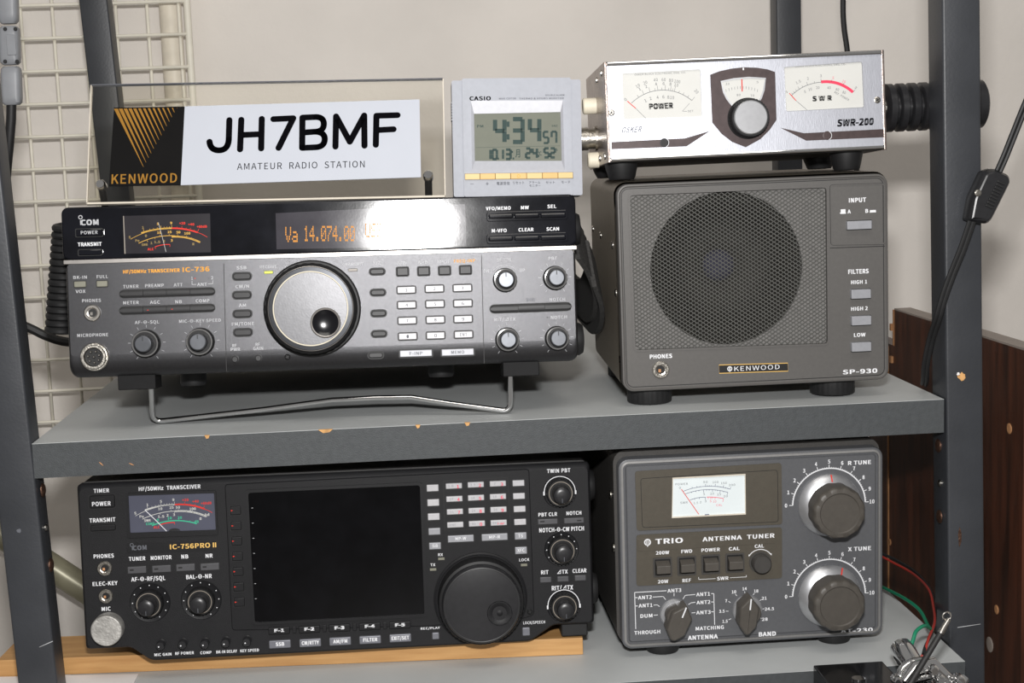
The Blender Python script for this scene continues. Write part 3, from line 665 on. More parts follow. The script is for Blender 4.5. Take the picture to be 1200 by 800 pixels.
d.seg(A_, [(600, 396), (600, 412), (618, 411)], .3, 'print_dim'); d.seg(A_, [(668, 409), (689, 408), (689, 394)], .3, 'print_dim')
d.pr('print_red').rect(*d.p(A_, 613, 386), .8, .6, .12); d.pr('well_black').rect(*d.p(A_, 671, 385), .7, .6, .12)
d.key(A_, 123, 411, 50, 25, 'key_olive', well=.5); d.key(A_, 217, 409, 46, 25, 'key_olive', well=.5)
jack(d, A_, 176, 533, 36, 'steel')
bar_row(d, A_, 292, 453, 697, 441, 31, (392, 492, 593), 'graphite_key'); bar_row(d, A_, 292, 524, 697, 511, 31, (392, 492, 593), 'graphite_key')
for x, y, m_ in ((310, 455, 'well_black'), (411, 450, 'well_black'), (513, 447, 'well_black'), (412, 521, 'print_red'), (515, 517, 'print_red')): d.pr(m_).rect(*d.p(A_, x, y, 1.4), .9, .45, 1.38)
# microphone socket
u, v = d.p(A_, 186, 720); w, h = d.sz(A_, 186, 720, 122, 122); r = (w + h) / 4
mb = MB(); mb.lathe(u, v, [(r, 0), (r, 1.2), (r * .94, 1.8), (r * .86, 1.8), (r * .86, 4.0), (r * .82, 4.6), (r * .68, 4.6), (r * .64, 4.0), (r * .64, .6)], 40, None, False, False); mic = d.part(mb, 'microphone_socket', 'dull_chrome')
mb = MB(); mb.lathe(u, v, [(r * .66, .8), (.02, .8)], 24); d.part(mb, 'insulator', 'well_black', mic)
for k in range(8):
    a = 2 * pi * k / 7 + .3; q = 0 if k == 7 else r * .4
    mb = MB(); mb.lathe(u + q * cos(a), v + q * sin(a), [(.75, .8), (.75, 3.2), (.4, 3.7)], 10); d.part(mb, 'pin', 'steel', mic)
for x, y in ((408, 663), (638, 655)):
    o, uv, r = two_stage_knob(d, A_, x, y, 58, 37); d.ticks(uv, r * 1.18, r * 1.38, -55, 235, 11, .22, 'print_dim')
for x, y in ((813, 377), (813, 457), (815, 537), (817, 616)):
    d.key(A_, x, y, 74, 26, 'graphite_key', n=1.5, r=1.7, b=.5, well=.95, wr=2.6)
d.key(A_, 926, 360, 36, 10, 'led_green', n=.5, r=.3, b=.1, well=.25, name='receive_lamp')
for x, y in ((785, 730), (884, 725)):
    d.knob(A_, x, y, [(2.4, 0), (2.4, .5), (1.95, .6), (1.9, 2.2), (1.6, 2.5)], 'graphite_key', 24, name='trimmer')
screw(d, *d.p(A_, 1007, 720), 1.9, 'black_plastic')
# main dial
u, v = d.p(FULL, 366, 361.5); px = 1 / (d.sz(FULL, 366, 360, 100, 100)[0] / 100)
mb = MB(); mb.lathe(u, v, [(31.5, 0), (31.5, .8), (30.5, 1.6), (29.5, 1.6)], 64); dial = d.part(mb, 'tuning_dial', 'well_black')
mb = MB(); mb.lathe(u, v, [(29.3, 1.2), (29.3, 13), (28.6, 14), (25.8, 15.5)], 144, lambda k, r, n: r * (.988 if k % 4 < 2 and 2 < n < 14 else 1)); d.part(mb, 'rubber_grip', 'knob_rubber', dial)
mb = MB(); mb.lathe(u, v, [(27.4, 14.4), (27.1, 15.3), (26.8, 15.4)], 96, None, False, False); d.part(mb, 'edge_ring', 'silver_strip', dial)
mb = MB(); mb.lathe(u, v, [(26.8, 15.0), (26.5, 15.7), (24.0, 16.1)], 96, None, False, False); d.part(mb, 'dial_band', 'knob_cap', dial)
mb = MB(); mb.lathe(u, v, [(24.1, 15.8), (23.9, 16.4), (23.5, 16.5), (23.2, 16.2)], 96, None, False, False); d.part(mb, 'cream_ring', 'ivory', dial)
mb = MB(); mb.lathe(u, v, [(23.4, 15.6), (23.1, 16.2), (12, 16.3), (.02, 16.35)], 96); d.part(mb, 'dial_face', 'dial_face', dial)
fu, fv = d.p(FULL, 381.5, 378, 16.5); mb = MB(); mb.lathe(fu, fv, [(9.8, 16.2), (9.6, 18.2), (9.0, 18.7), (8.4, 18.5), (8.3, 17)], 40, None, False, False); fd = d.part(mb, 'finger_rim', 'silver_strip', dial)
mb = MB(); mb.lathe(fu, fv, [(8.5, 18.4), (7.2, 17.75), (6, 17.3), (4.5, 16.9), (3, 16.65), (1.5, 16.52), (.02, 16.48)], 40); d.part(mb, 'finger_dimple', 'dimple', dial)
# ---- lower panel, middle and right
for s_, x, y, w, m_ in (('TRANSMIT', 159, 325, 88, 'print_dim'), ('XFC', 263, 320, 38, 'print_dim'), ('A/B', 365, 320, 38, 'print_dim'), ('A=B', 457, 317, 42, 'print_dim'), ('SPLIT', 545, 314, 52, 'print_dim'), ('FREQ-INP', 634, 311, 90, 'print_orange'),
                        ('M-CH', 802, 306, 56, 'print_dim'), ('PBT', 1010, 300, 36, 'print_dim'), ('DN', 727, 354, 22, 'print_dim'), ('UP', 880, 350, 22, 'print_dim'), ('NOTCH', 1030, 475, 66, 'print_dim'), ('NOTCH', 1036, 551, 68, 'print_dim'), ('RIT/⊿TX', 806, 560, 90, 'print_dim'), ('SPCH', 917, 477, 38, 'print_grey')):
    t(B_, x, y, s_, w, 13, m_)
d.key(B_, 158, 350, 38, 10, 'led_off', n=.5, r=.3, b=.1, well=.25, name='transmit_lamp')
for x, y in ((262, 357), (265, 446), (268, 535), (270, 622), (256, 713)): d.key(B_, x, y, 60, 22, 'graphite_key', n=1.6, r=1.5, b=.5, well=1.0, wr=2.6)
for x, y in ((370, 357), (460, 355), (549, 353), (638, 350)): d.key(B_, x, y, 48, 34, 'graphite_key', n=1.5, r=.5, b=.5, well=.75)
rows = ((386, 435), (506, 430), (625, 427)), ((388, 499), (508, 495), (627, 492)), ((390, 566), (510, 562), (628, 559)), ((392, 633), (511, 629), (630, 625))
num = '147.2580369E'
for i, row in enumerate(rows):
    for j, (x, y) in enumerate(row): d.key(B_, x, y, 76, 27, 'key_light', n=1.8, r=.5, b=.45, well=.75, name='number_key', t=('1', '2', '3', '4', '5', '6', '7', '8', '9', '·', '0', 'ENT')[i * 3 + j], tw=.14 if (i * 3 + j) < 11 else .4, th=.5, tm='print_grey')
for x, y in ((427, 705), (605, 700)): d.key(B_, x, y, 138, 29, 'key_grey', n=1.8, r=.5, b=.45, well=.75, t='F-INP' if x < 500 else 'MEMO', tm='print_grey', tw=.4)
for x, y in ((806, 393), (1019, 384), (816, 646), (1027, 640)):
    o, uv, r = two_stage_knob(d, B_, x, y, 50, 35, 7, 13)
    if (x, y) != (806, 393): d.ticks(uv, r * 1.2, r * 1.42, -55, 235, 11, .22, 'print_dim')
    else: d.pr('print_dim').arc(uv, r * 1.28, .3, radians(40), radians(140), .12)
bar_row(d, B_, 743, 517, 1088, 505, 33, (862, 975), 'graphite_key'); d.pr('well_black').rect(*d.p(B_, 987, 552), .9, .9, .12)
d.finish()
# feet, hinge blocks and wire bail (rests on the shelf)
def wbox(dev, x0, x1, y0, y1, z0, z1, name, m, parent=None, bev=.5):
    mb = MB(); mb.box((x0, y0, z0), (x1, y1, z1)); return dev.part(mb, name, m, parent, smooth=False, bev=bev)
hinges = []
for px, py in ((163, 452), (610, 441)):
    u, v = d.p(FULL, px, py, -14); hinges.append(u)
    wbox(d, u - 12, u + 12, 6, 30, -9, 2, 'hinge_block', 'black_plastic')
for x in (35, 295):
    zf = 0; 
    for y in (268,):
        P = d.w((x, y, 0)); mb = MB(); top = 2; 
        mb.loops([[(x + q * cos(2 * pi * k / 20), y + q * sin(2 * pi * k / 20), z) for k in range(20)] for q, z in ((9, 2), (9, -P.z + 2.6), (8, -P.z + 1.5))]); d.part(mb, 'foot', 'black_rubber')
for x in (70, 240):
    mb = MB(); mb.loops([[(x + q * cos(2 * pi * k / 20), 60 + q * sin(2 * pi * k / 20), z) for k in range(20)] for q, z in ((9, 2), (9, -8), (8, -10))]); d.part(mb, 'foot', 'black_rubber')
GL, GR = onZ(179, 494, 2.4), onZ(598, 481.5, 2.4); mid = onY(440, 466, (GL.y + GR.y) / 2 - 2)
HL, HR = d.w((d.p(FULL, 176, 452, -8)[0], 12, -4)), d.w((d.p(FULL, 599, 441, -8)[0], 12, -4))
def ease(a, b, c, n=6): return [a * (1 - t_) ** 2 + b * 2 * t_ * (1 - t_) + c * t_ ** 2 for t_ in [i / n for i in range(n + 1)]]
ctl = [HL] + ease(GL + (HL - GL) * .22, GL, GL + (mid - GL) * .05) + [GL + (mid - GL) * .5 + Vector((0, 0, .3))]
ctl += [mid + Vector((0, 0, -.6)) - (GR - GL) * .12, mid, mid + Vector((0, 0, -.4)) + (GR - GL) * .1]
ctl += [mid + (GR - mid) * .55 + Vector((0, 0, 1.2))] + ease(GR + (mid - GR) * .06, GR, GR + (HR - GR) * .22) + [HR]
mb = MB(); mb.tube([d.inv(p_) for p_ in ctl], 1.75, 12); d.part(mb, 'wire_bail', 'chrome')
# side feet and woven carry strap on the right side
for z_ in (88, 14):
    mb = MB(); mb.loops([[(Wd - 2.5 + n, 22 + q * cos(2 * pi * k / 20), z_ + q * sin(2 * pi * k / 20)) for k in range(20)] for q, n in ((11, 0), (11, 5), (9.5, 7.5), (5, 8.2))]); d.part(mb, 'side_foot', 'black_rubber')
ctr = [(Wd + 2, 30, 84), (Wd + 10, 42, 74), (Wd + 17, 62, 60), (Wd + 20, 90, 48), (Wd + 20, 125, 40), (Wd + 17, 160, 46), (Wd + 10, 190, 60), (Wd + 3, 210, 72)]
lp = []
for i, p_ in enumerate(ctr):
    p_ = Vector(p_); wd = 17; wv = Vector((-0.12, 0.3, 1)).normalized() * wd; tn = Vector((1.6, 0, 0))
    lp.append([p_ - wv - tn, p_ + wv - tn, p_ + wv + tn, p_ - wv + tn])
def refine(lp, k=6):
    out = []
    for i in range(len(lp) - 1):
        for j in range(k):
            t_ = j / k; a, b, c, e = lp[max(i - 1, 0)], lp[i], lp[i + 1], lp[min(i + 2, len(lp) - 1)]
            row = []
            for q in range(4):
                p0, p1, p2, p3 = Vector(a[q]), Vector(b[q]), Vector(c[q]), Vector(e[q])
                P = 0.5 * ((2 * p1) + (p2 - p0) * t_ + (2 * p0 - 5 * p1 + 4 * p2 - p3) * t_ ** 2 + (3 * p1 - p0 - 3 * p2 + p3) * t_ ** 3)
                if q >= 2: P += Vector((0.5 * (j % 2), 0, 0))
                row.append(P)
            out.append(row)
    return out + [lp[-1]]
mb = MB(); mb.loops(refine(lp)); d.part(mb, 'carry_strap', 'strap_web')
lp2 = [[q + Vector((4.2, 0, -9)) for q in l] for l in lp[1:7]]
mb = MB(); mb.loops(refine(lp2)); d.part(mb, 'strap_loop', 'strap_web')

# ------------------------------------------------------------------ lower transceiver (black, large dark screen)
C_ = crop(80, 530, 410, 1056); D_ = crop(380, 530, 710, 1056); K_ = crop(490, 550, 630, 933); S_ = crop(250, 720, 520, 1200); M5 = crop(140, 560, 260, 960)
d = Dev('radio_transceiver', 'black radio transceiver with a large dark screen, on the lower shelf', 'radio', (19.6, 17.8, -143.7), -0.1, 3.4, -0.4, (170, 140, -20))
Wd, Hd = 340.0, 110.7
P = lambda c, x, y, n=0.0: d.p(c, x, y, n)
t = lambda *a, **k: d.text(*a, **k)
mb = MB(); mb.loops([[(x, 5, z) for x, z in rr(1.5, 2, Wd - 1.5, Hd + 1, 4, 4)], [(x, 284, z) for x, z in rr(1.5, 2, Wd - 1.5, Hd + 1, 4, 4)]]); d.part(mb, 'case', 'black_case')
chin = [P(FULL, x, y) for x, y in ((153, 759), (177, 774.5), (622, 752.5), (649, 735))]
out = [(Wd, 0), (Wd, Hd), (0, Hd), (0, 0), (chin[0][0], 0), (chin[1][0], chin[1][1]), (chin[2][0], chin[2][1] + .4), (chin[3][0], 0.3)]
ol = pround(out, 3.2, 4)
mb = MB(); mb.stack(lambda i: inset_poly(ol, 0) if i == 0 else [(u + (i if u < 6 else -i if u > Wd - 6 else 0), v + (-i * 2.2 if v > Hd - 8 else i if v < 6 else 0)) for u, v in ol], [(0, -9), (0, -2.2), (.5, -.9), (1.6, 0)]); d.part(mb, 'front_panel', 'black_face')
# raised frame round the screen and the keypad
fr = [P(FULL, x, y) for x, y in ((263.5, 567), (620, 549), (626, 720), (612, 724.5), (500, 733), (310, 737.5), (272, 738))]
mb = MB(); fo = pround(fr, 2.5, 4); mb.stack(lambda i: inset_poly(fo, i), [(0, 0), (0, .7), (.5, 1.1)]); d.part(mb, 'screen_frame', 'black_frame')
NF = 1.1
sc_ = [P(FULL, x, y, NF) for x, y in ((291, 577), (492, 568), (497.5, 719), (299, 728.5))]
so = pround([(sc_[0][0] - 2, sc_[0][1] + 2), (sc_[1][0] + 2, sc_[1][1] + 2), (sc_[2][0] + 2, sc_[2][1] - 2), (sc_[3][0] - 2, sc_[3][1] - 2)], 3, 4); si = pround(sc_, 2, 4)
mb = MB(); mb.ring(so, si, NF - .2, NF + 1.2); d.part(mb, 'screen_bezel', 'black_frame')
mb = MB(); mb.flat(si, NF + .1); d.part(mb, 'screen_glass', 'screen_glass')
for i in range(7):
    u, v = P(C_, 690 + i * 2.2, 208 + i * 56.7, NF + 1.2); d.pr('print_dim').rect(u, v, 1.1, .3, NF + 1.27)
    x, y = 627.5 + i * 2.4, 217 + i * 57.2
    d.key(C_, x, y, 40, 32, 'black_frame', n=NF + 1.6, r=.6, b=.5, n0=NF, well=.5, name='menu_key')
    u, v = P(C_, x - 14, y + 1, NF + 1.65); d.pr('print_red').flat([(u - .6, v - .5), (u + .8, v), (u - .6, v + .5)], NF + 1.66)
# left block
for s_, x, y, w, h in (('TIMER', 124, 143, 58, 14), ('TRANSMIT', 128, 253, 98, 15), ('HF/50MHz  TRANSCEIVER', 380, 132, 232, 14), ('PHONES', 133, 388, 76, 14), ('ELEC-KEY', 138, 491, 94, 14), ('MIC', 142, 586, 34, 14),
                       ('TUNER', 258, 398, 62, 14), ('MONITOR', 348, 394, 78, 14), ('NB', 437, 390, 26, 14), ('NR', 528, 387, 26, 14), ('AF-⊖-RF/SQL', 300, 473, 128, 15), ('BAL-⊖-NR', 490, 465, 96, 15),
                       ('MIC GAIN', 355, 757, 64, 10), ('RF POWER', 436, 752, 70, 10), ('COMP', 516, 750, 42, 10), ('BK-IN DELAY', 594, 746, 78, 10), ('KEY SPEED', 680, 742, 70, 10)):
    t(C_, x, y, s_, w, h, bold=.014)
d.key(C_, 127, 184, 94, 46, 'black_frame', n=2.2, r=1, b=.6, well=.8, name='power_key'); t(C_, 124, 192, 'POWER', 70, 15, n=2.27, bold=.014); d.pr('well_black').rect(*P(C_, 127, 173, 2.2), 3.4, .6, 2.26)
d.key(C_, 130, 282, 94, 22, 'black_frame', n=2.0, r=.8, b=.5, well=.8, name='transmit_key')
mo = [P(M5, x, y) for x, y in ((68, 140), (905, 112), (925, 530), (75, 560))]; mi = [P(M5, x, y, .2) for x, y in ((85, 162), (888, 138), (905, 482), (102, 512))]
mb = MB(); mb.ring(pround(mo, 1.5, 3), pround(mi, .8, 3), -.2, 1.3); d.part(mb, 'meter_frame', 'black_frame')
mb = MB(); mb.flat(mi, .2); d.part(mb, 'meter_face', 'meter_slate')
n_ = .3
d.scale(M5, [(150, 355), (510, 250), (870, 325)], .3, 'scale_white', n_, to=.52)
d.scale(M5, [(240, 298), (380, 262), (515, 249)], .75, 'scale_white', n_, ticks=[(.1, 1.8), .25, .37, .48, (.56, 1.8), .66, .75, .84, .92, (1, 2)], tl=1.1)
d.scale(M5, [(515, 249), (700, 260), (800, 290)], 1.0, 'print_red', n_, ticks=[.15, (.33, 1.5), .5, (.66, 1.5), .82, (.95, 2)], tl=.9)
d.scale(M5, [(790, 288), (830, 303), (870, 325)], .35, 'print_red', n_)
d.scale(M5, [(215, 385), (505, 310), (820, 360)], .4, 'scale_white', n_, ticks=[(.28, -1.2), (.45, 1.2), (.5, -1.4), (.56, 1.2), (.68, 1), (.77, 1)])
d.scale(M5, [(520, 311), (680, 318), (815, 360)], 1.2, 'scale_white', n_)
d.scale(M5, [(305, 445), (530, 398), (725, 428)], .7, 'print_green', n_, ticks=[(.38, 1.2), (.6, 1.2), (.84, 1)])
d.scale(M5, [(385, 436), (455, 419), (518, 416)], .6, 'print_red', n_, ticks=[(1, -1.4)])
for x, y, s_, m_ in ((262, 250, '1', 'scale_white'), (388, 218, '5', 'scale_white'), (505, 203, '9', 'scale_white'), (382, 287, '10', 'scale_white'), (488, 275, '25', 'scale_white'), (547, 274, '50', 'scale_white'), (686, 288, '100', 'scale_white'), (148, 328, 'S', 'scale_white'), (208, 360, 'Po', 'scale_white'), (262, 397, 'SWR', 'scale_white'),
                     (390, 360, '1.5', 'scale_white'), (450, 348, '2', 'scale_white'), (511, 343, '3', 'scale_white'), (760, 380, '∞', 'scale_white'), (822, 342, 'Id', 'scale_white'), (617, 205, '+20', 'print_red'), (712, 218, '+40', 'print_red'), (812, 235, '+60dB', 'print_red'), (288, 428, 'COMP', 'print_green'), (360, 392, '0', 'print_green'), (470, 374, '10', 'print_green'), (565, 370, '20', 'print_green'), (722, 408, 'dB', 'print_green'), (348, 460, 'ALC', 'print_red')):
    t(M5, x, y, s_, 20 * len(s_), 22, m_, n=n_, bold=.014)
d.seg(M5, [(238, 298), (340, 395), (442, 497)], .45, 'print_white', n_ + .08)
u, v = P(M5, 515, 495, .3); mb = MB(); mb.flat([(u + 3.8 * cos(a), v + 1.8 * sin(a)) for a in [pi * k / 10 for k in range(11)]], .36); d.part(mb, 'needle_hub', 'well_black')
u, v = P(C_, 387, 354); w, h = d.sz(C_, 387, 354, 335, 38); mb = MB(); mb.rbox(u, v, w, h, -.1, .12, .3, .05, -.02); d.part(mb, 'name_strip', 'black_frame')
t(C_, 268, 357, 'COM', 52, 16, 'print_grey', n=.2, bold=.02); d.seg(C_, [(240, 353), (241, 366)], .7, 'print_grey', .2)
ce, r_, _, _ = d.circ3(C_, [(232, 347), (238, 341), (244, 347)], .2); d.pr('print_grey').arc(ce, r_, .45, 0, 2 * pi, .2)
t(C_, 468, 350, 'IC-756PROⅡ', 174, 17, 'print_gold', n=.2, bold=.014)
jack(d, C_, 137, 434, 28); jack(d, C_, 141, 538, 27)
u, v = P(C_, 153, 655); r = d.sz(C_, 150, 660, 118, 118)[0] / 2
mb = MB(); mb.lathe(u, v, [(r, 0), (r, 8.5), (r * .97, 9.4), (r * .92, 9.7)], 48); d.part(mb, 'microphone_socket_cap', 'worn_metal')
for i, (x, y) in enumerate(((258, 440), (350, 436), (440, 431), (531, 428))):
    d.key(C_, x, y, 70, 26, 'key_mid', n=1.5, r=.5, b=.4, well=.6); d.pr('well_black').rect(*P(C_, x - 20, y + 1, 1.5), 2.6, 1.0, 1.57)
def black_knob(c, x, y, R=52, Rc=32, H=6.5, Hc=16.5, dots=True, arc=False, Rd=72):
    u, v = P(c, x, y); w, h = d.sz(c, x, y, 2 * R, 2 * R); r = (w + h) / 4; rc = r * Rc / R; rd = r * Rd / R
    mb = MB(); mb.lathe(u, v, [(rd * 1.08, 0), (rd * 1.05, .35), (rd * 1.0, .1), (.02, .1)], 48); k_ = d.part(mb, 'knob', 'black_frame')
    fl = lambda k, q, n: q * (.96 if k % 4 < 2 and 1 < n < H - .6 else 1)
    mb = MB(); mb.lathe(u, v, [(r, 0), (r, H - .8), (r * .94, H), (rc, H)], 96, fl); d.part(mb, 'outer_ring', 'knob_rubber', k_)
    mb = MB(); mb.lathe(u, v, [(r * .86, H - .2), (r * .84, H + .12), (r * .8, H + .12), (r * .78, H - .2)], 48, None, False, False); d.part(mb, 'ring_line', 'led_off', k_)
    mb = MB(); mb.lathe(u, v, [(rc * 1.05, H - .5), (rc, Hc - 2.2), (rc * .93, Hc - .9), (rc * .75, Hc - .25), (rc * .45, Hc), (.02, Hc + .1)], 40); d.part(mb, 'knob_cap', 'black_plastic_satin', k_)
    mb = MB(); mb.rect(u, v - rc * .55, .35, rc * .5, Hc + .1); d.part(mb, 'pointer_line', 'print_grey', k_)
    if dots: d.ticks((u, v), rd * .93, 0, -60, 240, 11, .62, 'print_white', .16, True)
    if arc:
        d.pr('print_white').arc((u, v), rd * 1.0, .55, radians(2), radians(178), .4)
        for sg in (-1, 1): d.pr('print_white').rect(u + sg * rd * 1.02, v - .7, 1.0, 2.6, .41)
black_knob(C_, 307, 562, Rd=70); black_knob(C_, 499, 552, Rd=70)
for x, y in ((350, 716), (432, 712), (515, 710), (593, 706), (672, 702)):
    u, v = P(C_, x, y); mb = MB(); mb.lathe(u, v, [(3.2, 0), (3.2, 1), (2.9, 1.2), (2.8, 6), (2.4, 6.6)], 24); k_ = d.part(mb, 'small_knob', 'black_plastic_satin')
    mb = MB(); mb.rect(u - .8, v - .4, .8, .8, 6.68, 0, .6); d.part(mb, 'pointer_mark', 'print_white', k_)
# function keys below the screen
chz = 1.0
for i, (x, y, s_) in enumerate(((343, 82, 'F-1'), (500, 75, 'F-2'), (657, 68, 'F-3'), (815, 60, 'F-4'), (972, 53, 'F-5'))):
    d.key(S_, x, y, 112, 36, 'black_frame', n=NF + 1.6, r=.6, b=.5, well=.5, name='function_key', t=s_, tw=.46, th=.42, bold=.03)
    if i < 4: d.key(S_, x + 79, y - 5, 20, 36, 'black_frame', n=NF + .9, r=.3, b=.3, well=.3, name='key_divider')
for x, y, s_, tw in ((347, 153, 'SSB', .4), (505, 146, 'CW/RTTY', .8), (661, 138, 'AM/FM', .66), (817, 130, 'FILTER', .66), (974, 121, 'EXIT/SET', .82)):
    d.key(S_, x, y, 112, 40, 'mode_key', n=2.0, r=.6, b=.5, well=.5, name='mode_key', t=s_, tw=tw, th=.44, bold=.02)
t(S_, 1130, 70, 'REC/PLAY', 100, 11, bold=.01); d.key(S_, 1158, 110, 36, 34, 'mode_key', n=1.8, r=.6, b=.5, well=.7)
# keypad
left = ((113, 143, ''), (118, 257, ''), (122, 367, ''), (127, 482, ''), (132, 595, 'SUB'))
for x, y, s_ in left: d.key(K_, x, y, 92, 52, 'key_light' if y < 400 else 'key_grey', n=NF + 1.7, n0=NF, r=.4, b=.45, well=.6, name='band_key', t=s_ or None, tw=.45)
rows = ((279, 127), (450, 117), (622, 109)), ((283, 228), (452, 219), (623, 210)), ((287, 328), (456, 319), (627, 311)), ((290, 430), (459, 421), (629, 414))
for i, row in enumerate(rows):
    for j, (x, y) in enumerate(row):
        d.key(K_, x, y, 126, 42, 'key_light', n=NF + 1.7, n0=NF, r=.4, b=.45, well=.6, name='number_key')
        s_ = ('1.8', '3.5', '7', '10', '14', '18', '21', '24', '28', 'GENE', '50', 'ENT')[i * 3 + j]
        t(K_, x - 24, y + 2, s_, 14 * len(s_), 18, 'key_grey', n=NF + 1.77); q = ('1', '2', '3', '4', '5', '6', '7', '8', '9', '·', '0', '')[i * 3 + j]
        if q and q != '·': t(K_, x + 32, y + 6, q, 20, 24, 'print_pink', n=NF + 1.77)
        elif not q: t(K_, x + 18, y + 8, 'F-INP', 52, 16, 'print_pink', n=NF + 1.77)
for x, y, s_ in ((333, 538, 'MP-W'), (597, 526, 'MP-R')): d.key(K_, x, y, 202, 52, 'key_grey', n=NF + 1.7, n0=NF, r=.4, b=.45, well=.6, t=s_, tw=.42, th=.42)
for x, y, h, s_ in ((783, 105, 46, ''), (787, 206, 46, ''), (792, 307, 46, ''), (796, 408, 46, ''), (800, 517, 54, 'TS'), (803, 630, 54, 'XFC')): d.key(K_, x, y, 92, h, 'key_light' if y < 450 else 'key_grey', n=NF + 1.7, n0=NF, r=.4, b=.45, well=.6, name='band_key', t=s_ or None, tw=.2 * max(len(s_), 1))
d.seg(K_, [(195, 90), (700, 62), (722, 450), (210, 478), (195, 90)], .4, 'well_black', NF + .08)
for s_, x, y, w in (('RX', 436, 383, 18), ('TX', 407, 421, 18), ('LOCK', 750, 402, 38)): t(D_, x, y, s_, w, 10, n=NF + .1)
for x, y in ((439, 398), (408, 438), (749, 421)): d.key(D_, x, y, 24, 9, 'key_olive', n=NF + .4, n0=NF, r=.2, b=.1, well=.15, name='indicator_lamp')
# tuning dial
u, v = P(FULL, 563, 700); 
mb = MB(); mb.lathe(u, v, [(31.5, 0), (31.5, 2.6), (30.3, 3.3), (29.4, 3.0)], 80); dial = d.part(mb, 'tuning_dial', 'black_frame')
mb = MB(); mb.lathe(u, v, [(29.2, 1), (28.6, 13.5), (28.0, 14.6), (26, 15.2)], 180, lambda k, r, n: r * (.985 if k % 3 == 0 and 3 < n < 14 else 1)); d.part(mb, 'rubber_grip', 'knob_rubber', dial)
mb = MB(); mb.lathe(u, v, [(26.4, 15.0), (26.0, 19.4), (24.9, 20.6), (24, 20.8), (.02, 20.9)], 96); d.part(mb, 'dial_face', 'black_plastic_satin', dial)
mb = MB(); mb.lathe(u, v, [(25.5, 20.2), (25.2, 20.75), (24.6, 20.95), (24.2, 20.8)], 96, None, False, False); d.part(mb, 'face_ring', 'graphite_key', dial)
fu, fv = P(D_, 658, 603, 21); mb = MB(); mb.lathe(fu, fv, [(8.4, 20.8), (8.2, 21.6), (7.2, 21.7), (5, 20.9), (3, 20.5), (2.6, 20.8), (.02, 21)], 40, lambda k, r, n: r * (.97 if k % 4 < 2 and n > 21.4 else 1)); d.part(mb, 'finger_dimple', 'black_frame', dial)
t(D_, 787, 637, 'LOCK/SPEECH', 82, 10); d.key(D_, 757, 671, 28, 30, 'mode_key', n=1.8, r=.6, b=.5, well=.7); screw(d, *P(D_, 771, 597, NF), 1.9, 'black_plastic', n=NF)
# right block
for s_, x, y, w, h in (('TWIN PBT', 879, 68, 88, 14), ('PBT CLR', 838, 232, 70, 13), ('NOTCH', 936, 227, 56, 13), ('NOTCH-⊖-CW PITCH', 890, 288, 168, 15), ('RIT', 827, 449, 28, 14), ('⊿TX', 893, 447, 40, 14), ('CLEAR', 957, 443, 52, 14), ('RIT/⊿TX', 893, 507, 80, 16)): t(D_, x, y, s_, w, h, bold=.014)
black_knob(D_, 883, 147, dots=False, arc=True, Rd=58); black_knob(D_, 890, 363, Rd=60); black_knob(D_, 898, 573, dots=False, arc=True, Rd=59)
for x, y, w in ((838, 259, 74), (936, 255, 74), (830, 477, 42), (895, 474, 42), (960, 470, 42)):
    d.key(D_, x, y, w, 20, 'key_mid', n=1.5, r=.4, b=.4, well=.55)
    if w > 50: d.pr('well_black').rect(*P(D_, x + (20 if x > 900 else -20), y, 1.5), 3, .9, 1.57)
d.finish()
for z_ in (92, 20):
    mb = MB(); mb.loops([[(Wd - 2 + n, 20 + q * cos(2 * pi * k / 20), z_ + q * sin(2 * pi * k / 20)) for k in range(20)] for q, n in ((11, 0), (11, 4), (9.5, 6.5), (5, 7))]); d.part(mb, 'side_foot', 'black_rubber')
for x, y in ((38, 45), (302, 45)):
    zb = -157.3 - d.w((x, y, 0)).z; mb = MB(); mb.loops([[(x + q * cos(2 * pi * k / 20), y + q * sin(2 * pi * k / 20), z) for k in range(20)] for q, z in ((9, 2), (9, zb + 2), (8, zb + .9))]); d.part(mb, 'foot', 'black_rubber')
mb = MB(); mb.box((Wd - 22, 6, -9.5), (Wd - 4, 26, 2)); d.part(mb, 'foot', 'black_rubber', smooth=False, bev=1)
for x in (38, 302):
    y = 262; zb = -169.7 - d.w((x, y, 0)).z; mb = MB(); mb.loops([[(x + q * cos(2 * pi * k / 20), y + q * sin(2 * pi * k / 20), z) for k in range(20)] for q, z in ((9, 2), (9, zb + 2), (8, zb + .8))]); d.part(mb, 'foot', 'black_rubber')

# wooden batten under the front feet, and a paper sheet in front of it
R_ = onZ(683.5, 767, -169.7); L_ = onZ(130, 788.5, -169.7); dr = (R_ - L_).normalized(); nb = Vector((-dr.y, dr.x, 0)); Ls = R_ - dr * 400
mb = MB(); mb.loops([[tuple(Vector((q.x, q.y, -169.6))) for q in (Ls, R_, R_ + nb * 46, Ls + nb * 46)], [tuple(Vector((q.x, q.y, -157.6))) for q in (Ls, R_, R_ + nb * 46, Ls + nb * 46)]])
o = mb.build('wooden_batten', 'wood', None, smooth=False, bev=.5); tag(o, 'pale wooden batten lying under the front of the black transceiver', 'wood batten')
q0, q1 = onZ(163, 789, -169.5), onZ(-20, 797, -169.5)
mb = MB(); mb.loops([[(x, y, z) for x, y in ((-60, -31), (q0.x, -31), (q0.x, q0.y - 2.5), (-60, q0.y + 10))] for z in (-169.6, -168.8)])
tag(mb.build('paper_sheet', 'paper', None, smooth=False), 'white sheet of paper on the lower shelf in front of the batten', 'paper')

